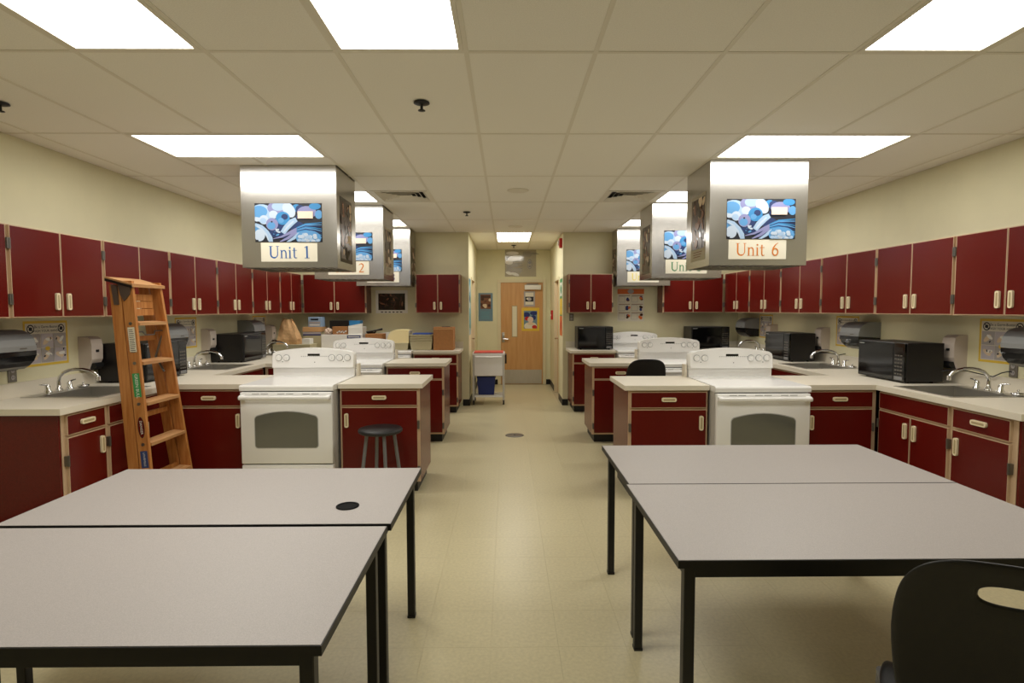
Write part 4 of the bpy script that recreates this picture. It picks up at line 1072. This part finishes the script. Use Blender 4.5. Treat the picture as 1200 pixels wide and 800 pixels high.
paper_thing('notice', 'grey notice with dark picture taped on the door under the closer', 'poster', pm.done('print'), (0.345, YA-0.0145, 1.585), 0, 0.225, 0.31)
pm = Print(['poster_yellow', 'poster_blue', 'navy', 'alarm_red', 'label_pink', 'paper', 'poster_skin'])
pm.rect(0, 0.36, 0, 0.47, 'poster_yellow'); pm.rect(0.045, 0.315, 0.05, 0.41, 'poster_blue')
pm.clip = (0.045, 0.315, 0.05, 0.41)
for x, z, a, b, m in ((0.10, 0.33, 0.07, 0.05, 'navy'), (0.25, 0.36, 0.08, 0.04, 'navy'), (0.12, 0.25, 0.06, 0.04, 'alarm_red'), (0.24, 0.27, 0.05, 0.05, 'navy'), (0.18, 0.23, 0.06, 0.06, 'label_pink'), (0.18, 0.10, 0.13, 0.08, 'paper'), (0.26, 0.08, 0.05, 0.04, 'alarm_red'), (0.18, 0.15, 0.07, 0.03, 'poster_skin')): pm.ell(x, z, a, b, m)
pm.clip = None
paper_thing('door_poster', 'yellow-bordered picture poster on the wooden door', 'poster', pm.done('print'), (0.300, YA-0.0145, 1.09), 0, 0.36, 0.47)
pm = Print(['gloss_grey', 'poster_white', 'poster_grey', 'hinge'])
pm.rect(0, 0.63, 0, 0.54, 'gloss_grey')
rnd = random.Random(5)
for k in range(22):
    z = 0.05+k*0.021; x0 = 0.03 if k < 17 else 0.36
    pm.rect(x0, x0+rnd.uniform(0.12, 0.34), z, z+0.009, 'hinge')
pm.ell(0.50, 0.25, 0.05, 0.10, 'hinge'); pm.ell(0.50, 0.25, 0.04, 0.085, 'gloss_grey'); pm.ell(0.50, 0.28, 0.03, 0.03, 'hinge'); pm.ell(0.50, 0.21, 0.025, 0.02, 'hinge')
for x, z, a, b, r in ((0.15, 0.47, 0.13, 0.035, 0), (0.20, 0.37, 0.15, 0.06, 0.15), (0.08, 0.29, 0.08, 0.05, -0.1), (0.08, 0.07, 0.07, 0.03, -0.3), (0.2, 0.05, 0.09, 0.03, -0.3)): pm.ell(x, z, a, b, 'poster_white', r)  # painted glare: white ellipses laid over the chart's printed lines
paper_thing('wall_chart', 'glossy printed chart above the wooden door', 'poster', pm.done('print'), (-0.035, YA-0.003, 2.19), 0, 0.63, 0.49 if False else 0.54)
pm = Print(['poster_blue', 'poster_brown', 'poster_brown2', 'poster_skin', 'poster_teal'])
pm.rect(0, 0.29, 0, 0.57, 'poster_blue'); pm.rect(0.04, 0.25, 0.25, 0.54, 'poster_brown2')
pm.clip = (0.04, 0.25, 0.25, 0.54)
for k in range(14): pm.ell(rnd.uniform(0.05, 0.24), rnd.uniform(0.26, 0.45), 0.03, 0.03, rnd.choice(['poster_brown', 'poster_skin', 'poster_brown2']))
pm.rect(0.05, 0.24, 0.47, 0.52, 'poster_brown'); pm.clip = None
for k in range(4): pm.rect(0.05, 0.22, 0.06+0.04*k, 0.068+0.04*k, 'poster_teal')
paper_thing('wall_poster', 'blue-grey poster with food picture left of the wooden door', 'poster', pm.done('print'), (-0.575, YA-0.003, 1.29), 0, 0.29, 0.57)
pm = Print(['poster_teal', 'pale_blue', 'navy', 'poster_green', 'white'])
pm.rect(0, 0.42, 0, 0.90, 'poster_teal'); pm.clip = (0, 0.42, 0, 0.90)
for k in range(18): pm.ell(rnd.uniform(0, 0.42), rnd.uniform(0, 0.9), 0.07, 0.05, rnd.choice(['pale_blue', 'navy', 'poster_green', 'white', 'poster_teal']), rnd.uniform(0, 3))
pm.clip = None
paper_thing('wall_poster', 'teal poster on the left side wall of the alcove', 'poster', pm.done('print'), (AX0+0.002, 8.87, 1.12), RL, 0.42, 0.90)
pm = Print(['poster_green', 'poster_yellow', 'poster_orange', 'white', 'alarm_red'])
pm.rect(0, 0.42, 0, 0.92, 'poster_green'); pm.rect(0.03, 0.39, 0.34, 0.60, 'poster_yellow'); pm.rect(0, 0.42, 0, 0.32, 'poster_orange'); pm.rect(0.06, 0.36, 0.64, 0.86, 'white'); pm.ell(0.2, 0.75, 0.1, 0.07, 'poster_green'); pm.ell(0.2, 0.16, 0.1, 0.08, 'alarm_red')
paper_thing('wall_poster', 'green yellow and orange poster on the right side wall of the alcove', 'poster', pm.done('print'), (AX1-0.002, 9.31, 1.10), RR, 0.42, 0.92)
fa = thing('fire_alarm', 'red fire alarm strobe high on the right alcove wall', 'alarm', (AX1, 8.97, 2.58), RR)
MB().rbox(-0.05, 0.05, -0.045, 0, -0.075, 0.075, 0.006).build('alarm_housing', 'alarm_red', fa)
MB().rbox(-0.02, 0.02, -0.07, -0.0452, -0.04, 0.04, 0.004).build('strobe_lens', 'white', fa)
ps = thing('pull_station', 'red fire pull station on the right alcove wall beside the door', 'alarm', (AX1, 10.75, 1.42), RR)
MB().rbox(-0.06, 0.06, -0.035, 0, -0.09, 0.09, 0.005).build('station_box', 'alarm_red', ps)
MB().box(-0.04, 0.04, -0.045, -0.0352, -0.02, 0.01).build('pull_bar', 'white', ps)

# rolling cart with red tray
ct = thing('rolling_cart', 'white metal rolling cart with red tray at the alcove', 'cart', (-0.555, 8.87, 0))
CW, CD = 0.52, 0.44
for x in (0.02, CW-0.02):
    for y in (0.02, CD-0.02):
        l = MB().rbox(x-0.016, x+0.016, y-0.016, y+0.016, 0.075, 0.80, 0.003, seg=1).build('leg', 'enamel_grey', ct)
        cs = MB().cyl((x-0.012, y, 0.033), (x+0.012, y, 0.033), 0.033, n=16).build('caster', 'black', l)
        MB().box(x-0.018, x+0.018, y-0.014, y+0.014, 0.066, 0.0748).build('caster_fork', 'hinge', l)
MB().rbox(0.0, CW, 0.0, CD, 0.801, 0.83, 0.004, seg=1).build('top_frame', 'enamel', ct)
MB().box(0.025, CW-0.025, 0.002, CD-0.025, 0.8305, 0.845).build('top_tray', 'red_tray', ct)
MB().box(0.037, CW-0.037, -0.004, 0.016, 0.47, 0.80).build('front_panel', 'enamel', ct)
MB().tube([(0.06, -0.004, 0.77), (0.06, -0.045, 0.77), (CW-0.06, -0.045, 0.77), (CW-0.06, -0.004, 0.77)], 0.012, 10).build('push_handle', 'enamel', ct)
MB().box(0.037, CW-0.037, 0.02, CD-0.02, 0.46, 0.469).build('middle_shelf', 'enamel_grey', ct)
sf = MB()
for k in range(7): sf.box(0.037, CW-0.037, 0.03+k*0.06, 0.06+k*0.06, 0.13, 0.142)
sf.box(0.037, CW-0.037, 0.012, 0.024, 0.12, 0.155).build('bottom_rack', 'enamel', ct)
MB().box(CW+0.001, CW+0.03, 0.05, 0.30, 0.66, 0.80).build('side_pocket', 'black', ct)
bn = thing('storage_bin', 'dark blue plastic bin on the lower rack of the rolling cart', 'bin', (-0.48, 8.92, 0.1555))
MB().add([(0.02,0,0),(0.27,0,0),(0.27,0.28,0),(0.02,0.28,0),(0,-0.0,0.27),(0.29,-0.0,0.27),(0.29,0.30,0.27),(0,0.30,0.27)], [(3,2,1,0),(0,1,5,4),(1,2,6,5),(2,3,7,6),(3,0,4,7),(4,5,6,7)]).build('bin_body', 'navy', bn)
MB().rbox(-0.008, 0.298, -0.008, 0.308, 0.2702, 0.29, 0.004, seg=1).build('bin_rim', 'navy', bn)

# ------------------------------------------------------------------ back wall posters
pm = Print(['white', 'poster_dark', 'poster_brown', 'poster_brown2', 'alarm_red'])
pm.rect(0, 0.50, 0, 0.36, 'white'); pm.rect(0.04, 0.46, 0.05, 0.31, 'poster_dark'); pm.clip = (0.04, 0.46, 0.05, 0.31)
for k in range(26): pm.ell(rnd.uniform(0.04, 0.46), rnd.uniform(0.05, 0.31), rnd.uniform(0.02, 0.06), 0.012, rnd.choice(['poster_brown', 'poster_brown2', 'poster_brown', 'poster_dark']), rnd.uniform(0, 3))
pm.clip = None
for k in range(6): pm.rect(0.08+k*0.06, 0.115+k*0.06, 0.012, 0.026, 'poster_dark')
paper_thing('framed_picture', 'white-bordered dark brown picture on the back wall between wall cabinets', 'poster', pm.done('print'), (-2.06, YB-0.003, 1.47), 0, 0.50, 0.36)
pm = Print(['paper', 'poster_orange', 'poster_brown', 'poster_brown2', 'poster_green', 'poster_grey', 'navy'])
pm.rect(0, 0.42, 0, 0.52, 'paper'); pm.rect(0, 0.42, 0.43, 0.51, 'poster_orange'); pm.ell(0.21, 0.47, 0.05, 0.035, 'poster_grey')
for i in range(2):
    for j in range(3):
        x, z = 0.02+i*0.20, 0.03+j*0.135
        pm.rect(x, x+0.18, z+0.10, z+0.108, 'poster_brown2'); pm.rect(x, x+0.10, z+0.0, z+0.09, 'poster_grey'); pm.rect(x+0.005, x+0.095, z+0.005, z+0.085, 'paper')
        for q in range(3): pm.ell(x+0.145+rnd.uniform(-0.015, 0.02), z+0.05+rnd.uniform(-0.03, 0.03), 0.025, 0.02, rnd.choice(['poster_brown', 'poster_brown2', 'poster_orange', 'navy']), rnd.uniform(0, 3))
paper_thing('wall_poster', 'recipe chart with orange heading on the back wall above Unit 4 range', 'poster', pm.done('print'), (1.745, YB-0.003, 1.335), 0, 0.42, 0.52)

# ------------------------------------------------------------------ things piled on the far left counter
def boxthing(name, label, cat, x0, x1, y0, y1, z0, z1, material, group=None, rz=0.0, lid=None, bev=0.003):
    W, D, H = x1-x0, y1-y0, z1-z0
    t = thing(name, label, cat, ((x0+x1)/2, (y0+y1)/2, z0), rz, group)
    MB().rbox(-W/2, W/2, -D/2, D/2, 0, H if not lid else H-lid[0], bev, seg=1).build('box_body', material, t)
    if lid: MB().rbox(-W/2-0.006, W/2+0.006, -D/2-0.006, D/2+0.006, H-lid[0]+0.0005, H, bev, seg=1).build('box_lid', lid[1], t)
    return t
zc = 0.9205
cb = boxthing('cardboard_box', 'tall brown cardboard box at the end of the far left counter', 'box', -1.095, -0.80, 8.30, 8.62, zc, 1.262, 'card')
MB().box(-0.145, 0.145, -0.1625, -0.1602, 0.31, 0.325).build('flap_seam', 'card_light', cb)
MB().box(-0.03, 0.09, -0.03, 0.03, 0.3418, 0.352).build('tape_roll', 'hinge', cb)
def bin_stack(x0, x1, y0, y1, z, n, label, step=0.028, h0=0.12):
    W, D = x1-x0, y1-y0
    for k in range(n):
        h = h0
        t = thing('plastic_tub', label if n == 1 else '%s, %s' % (label, ['bottom one', 'second from the bottom', 'third from the bottom', 'top one'][k if n == 4 or k < n-1 else 3]), 'tub', ((x0+x1)/2, (y0+y1)/2, z+k*(step+0.008)), 0, 'putty-coloured plastic tubs')
        e = 0.022; hh = h if k == 0 else step+0.007; b = -W/2+(e if k == 0 else 0.008), W/2-(e if k == 0 else 0.008)
        zz = 0
        m = MB().add([(b[0],-D/2+0.02,0),(b[1],-D/2+0.02,0),(b[1],D/2-0.02,0),(b[0],D/2-0.02,0),(-W/2+0.006,-D/2+0.006,hh-0.008),(W/2-0.006,-D/2+0.006,hh-0.008),(W/2-0.006,D/2-0.006,hh-0.008),(-W/2+0.006,D/2-0.006,hh-0.008)], [(3,2,1,0),(0,1,5,4),(1,2,6,5),(2,3,7,6),(3,0,4,7),(4,5,6,7)])
        m.build('tub_body', 'putty', t)
        MB().rbox(-W/2, W/2, -D/2, D/2, hh-0.0078, hh, 0.003, seg=1).build('tub_rim', 'putty', t)
        if k == 0: z += h-step-0.008+0.0003
    return z+n*(step+0.008)
zt_ = bin_stack(-1.45, -1.11, 8.30, 8.64, zc+0.0045, 4, 'putty plastic tub in the stack beside the cardboard box')
tag(MB().rbox(-1.41, -1.135, 8.33, 8.61, zt_+0.0005, zt_+0.018, 0.004).build('blue_tray', 'blue'), 'flat bright blue tray on top of the tub stack', 'tray')
zt2 = bin_stack(-1.73, -1.465, 8.30, 8.64, zc+0.0045, 1, 'putty plastic tub under the yellow folders', h0=0.105)
ys_ = thing('folder_pile', 'pale yellow paper folders drooping over a plastic tub', 'folders', (-1.60, 8.47, zt2+0.0005))
MB().prism([(-0.175, 0.0), (-0.178, 0.07), (-0.165, 0.12), (-0.13, 0.165), (-0.08, 0.19), (0.0, 0.196), (0.10, 0.192), (0.135, 0.185), (0.135, 0.0)], -0.16, 0.13, 'y').build('folder_stack', 'paper_yellow', ys_)
for k in range(4): MB().box(0.1355, 0.138+0.004*k, -0.15, 0.12, 0.01+0.045*k, 0.045+0.045*k).build('folder', 'paper', ys_)
# large white carton and the pile around it
wbx = boxthing('white_carton', 'large white carton on the far left counter with blue print', 'box', -2.76, -2.15, 8.30, 8.64, zc, 1.157, 'white')
p = Print(['navy', 'white']); p.rect(0, 0.20, 0, 0.045, 'navy'); p.rect(0.015, 0.185, 0.016, 0.030, 'white')
link('blue_print', p.done('blue_print'), wbx, (0.08, -0.1712, 0.18))
pap = boxthing('tissue_carton', 'white carton with blue slanted top on the large white carton', 'box', -2.365, -2.155, 8.33, 8.58, 1.1575, 1.27, 'white')
MB().prism([(-0.104, 0.1128), (0.104, 0.1128), (0.104, 0.165), (-0.104, 0.128)], -0.12, -0.09, 'y').build('slanted_front', 'white', pap)
MB().box(-0.10, 0.06, -0.085, 0.09, 0.1128, 0.205).build('blue_packet', 'sky_blue', pap)
bx = boxthing('brown_carton', 'brown carton with white print on the large white carton', 'box', -2.60, -2.375, 8.33, 8.47, 1.1575, 1.275, 'card')
p = Print(['white', 'poster_grey'])
for k in range(9): p.ell(0.02+k*0.016, 0.02+0.01*(k % 3), 0.011, 0.010, ('white', 'poster_grey')[k % 2])
link('white_print', p.done('white_print'), bx, (-0.06, -0.0712, 0.01))
boxthing('black_carton', 'dark grey flat carton behind the brown carton', 'box', -2.69, -2.385, 8.49, 8.62, 1.1575, 1.365, 'mw_side')
wb = thing('wrapped_packet', 'crumpled pinkish wrapped packet beside the brown carton', 'packet', (-2.675, 8.40, 1.1575))
bm = bmesh.new(); bmesh.ops.create_icosphere(bm, subdivisions=3, radius=1)
for v in bm.verts:
    r = 1+0.22*math.sin(7*v.co.x+3)*math.cos(6*v.co.z)+random.uniform(-0.05, 0.05); v.co = (v.co.x*0.058*r, v.co.y*0.07*r, max(0, v.co.z*0.05*r+0.045))
MB().bm(bm, 0, False).build('packet_body', 'label_pink', wb)
lb = boxthing('flat_carton', 'khaki carton low in the pile between paper bag and white carton', 'box', -3.05, -2.78, 8.36, 8.66, zc, 1.198, 'putty')
MB().box(-0.134, 0.134, -0.1525, -0.1503, 0.222, 0.242).build('blue_band', 'navy', lb)
MB().box(-0.134, 0.134, -0.1525, -0.1503, 0.243, 0.276).build('top_band', 'poster_lilac', lb)
boxthing('tan_carton', 'flat tan carton lying on the khaki carton', 'box', -3.05, -2.775, 8.35, 8.66, 1.1985, 1.268, 'card_light')
gb = boxthing('silver_box', 'pale silver-blue printed box on top of the tan carton', 'box', -2.985, -2.785, 8.42, 8.56, 1.2685, 1.418, 'pale_blue', rz=-0.12)
p = Print(['ink', 'poster_grey', 'white']); p.rect(0.01, 0.19, 0.05, 0.08, 'poster_grey'); p.rect(0.04, 0.16, 0.10, 0.125, 'ink'); p.rect(0.02, 0.18, 0.02, 0.04, 'white')
link('box_print', p.done('box_print'), gb, (-0.10, -0.0712, 0.0))
boxthing('low_carton', 'low brown carton under the dark handled tool', 'box', -2.105, -1.86, 8.30, 8.58, zc+0.0045, 1.165, 'card')
tl = thing('handled_tool', 'dark handled tool lying on a low brown carton beside the folders', 'tool', (-1.99, 8.40, 1.1655))
MB().tube([(-0.12, 0, 0.022), (0.0, 0, 0.045), (0.12, 0, 0.07)], [0.015, 0.013, 0.016], 10).build('tool_handle', 'black', tl)
MB().tube([(-0.11, 0.02, 0.012), (0.0, 0.02, 0.014), (0.02, 0.01, 0.045)], 0.011, 8).build('tool_arm', 'black', tl)
# brown paper bag on putty tray
tr = boxthing('serving_tray', 'putty-coloured plastic tray under the brown paper bag', 'tray', -3.35, -2.82, 7.99, 8.28, zc, 1.03, 'putty', lid=(0.018, 'putty'))
pb = thing('paper_bag', 'crumpled brown paper bag standing on the tray', 'bag', (-3.16, 8.13, 1.0305))
from mathutils import noise
bm = bmesh.new(); bmesh.ops.create_cube(bm, size=1); bmesh.ops.subdivide_edges(bm, edges=bm.edges[:], cuts=9, use_grid_fill=True)
for v in bm.verts:
    h_ = v.co.z+0.5; q = max(0, h_-0.2)/0.8; s = 1-0.6*q**1.3
    n = noise.noise_vector(Vector((v.co.x*3.1, v.co.y*3.1, h_*3.3)))
    v.co = (v.co.x*0.29*s-0.03*q+0.022*n.x, v.co.y*0.20*(1-0.75*q)+0.022*n.y, max(0, h_*0.36+(0.02*n.z if h_ > 0.05 else 0)))
MB().bm(bm, 0, False).build('bag_body', 'paper_bag', pb)
boxthing('small_white_carton', 'small white carton beside the paper bag on the tray', 'box', -2.95, -2.84, 8.04, 8.2, 1.0305, 1.11, 'white')

# ------------------------------------------------------------------ ceiling and floor fittings
def sprinkler(label, x, y):
    t = thing('sprinkler', label, 'sprinkler', (x, y, ZC-0.003), 0, 'ceiling sprinklers')
    MB().lathe([(0.045, 0.0), (0.047, -0.006), (0.03, -0.012), (0.012, -0.014)], n=20).build('escutcheon', 'dark_metal', t)
    MB().cyl((0, 0, -0.012), (0, 0, -0.045), 0.008, n=10).build('nozzle', 'dark_metal', t)
    MB().lathe([(0.02, -0.045), (0.022, -0.048), (0.006, -0.050)], n=16).build('deflector', 'dark_metal', t)
sprinkler('small dark sprinkler head on the ceiling in front of Unit 1 hood', -0.494, 3.33)
sprinkler('small dark sprinkler head on the ceiling above the far aisle', -0.492, 6.98)
sprinkler('small dark sprinkler head on the ceiling at left picture edge', -2.95, 3.35)
sprinkler('small dark sprinkler head on the alcove ceiling', 0.132, 10.53)
def disc(label, x, y, r=0.11):
    t = thing('ceiling_speaker', label, 'speaker', (x, y, ZC), 0, 'round ceiling speakers')
    MB().lathe([(r, 0.0), (r, -0.005), (r-0.012, -0.010), (0.01, -0.012)], n=28).build('speaker_grille', 'tee', t)
    MB().lathe([(r*0.25, -0.0105), (r*0.2, -0.0135)], n=16).build('speaker_cap', 'tee', t)
disc('flat round ceiling fitting between the two air vents', 0.117, 5.74)
disc('flat round ceiling fitting near the alcove entrance', 0.128, 8.18)
for x0, x1, y0, y1, sd in VENTS:
    t = thing('ceiling_vent', 'louvred square air vent in the ceiling near the %s hoods' % sd, 'vent', (x0, y0, ZC), 0, 'ceiling air vents')
    W, D = x1-x0, y1-y0; q = 0.05
    MB().box(0.012, W-0.012, 0.012, q, -0.004, 0.02).box(0.012, W-0.012, D-q, D-0.012, -0.004, 0.02).box(0.012, q, q, D-q, -0.004, 0.02).box(W-q, W-0.012, q, D-q, -0.004, 0.02).build('vent_frame', 'tee', t)
    MB().box(0.012, W-0.012, 0.012, D-0.012, 0.06, 0.07).build('vent_backing', 'black', t)
    # four-way louvres: nested square rings of slanted blades
    for k in range(5):
        a = q+0.004+k*0.048; b_ = W-a; c0 = a; c1 = D-a
        if b_-a < 0.05: break
        m = MB(); dd = 0.034; zt1 = 0.03; e = 0.002
        o4 = [(a, c0), (b_, c0), (b_, c1), (a, c1)]; i4 = [(a+dd, c0+dd), (b_-dd, c0+dd), (b_-dd, c1-dd), (a+dd, c1-dd)]
        if b_-a-2*dd < 0.01: i4 = [((a+b_)/2, (c0+c1)/2)]*4
        for s in range(4):
            p0, p1 = o4[s], o4[(s+1) % 4]; r0, r1 = i4[s], i4[(s+1) % 4]
            m.add([(p0[0], p0[1], -0.002), (p1[0], p1[1], -0.002), (r1[0], r1[1], zt1), (r0[0], r0[1], zt1)], [(0, 1, 2, 3)])
        m.flat = True
        m.build('louvre_ring', 'tee', t)
dn = thing('floor_drain', 'round metal drain cover in the aisle floor', 'drain', (0.09, 6.69, 0.0))
MB().lathe([(0.112, 0.0), (0.112, 0.003), (0.10, 0.0045), (0.01, 0.0045)], n=32).build('drain_cover', 'hinge', dn)
MB().lathe([(0.012, 0.0046), (0.012, 0.006)], n=10).build('centre_screw', 'dark_metal', dn)
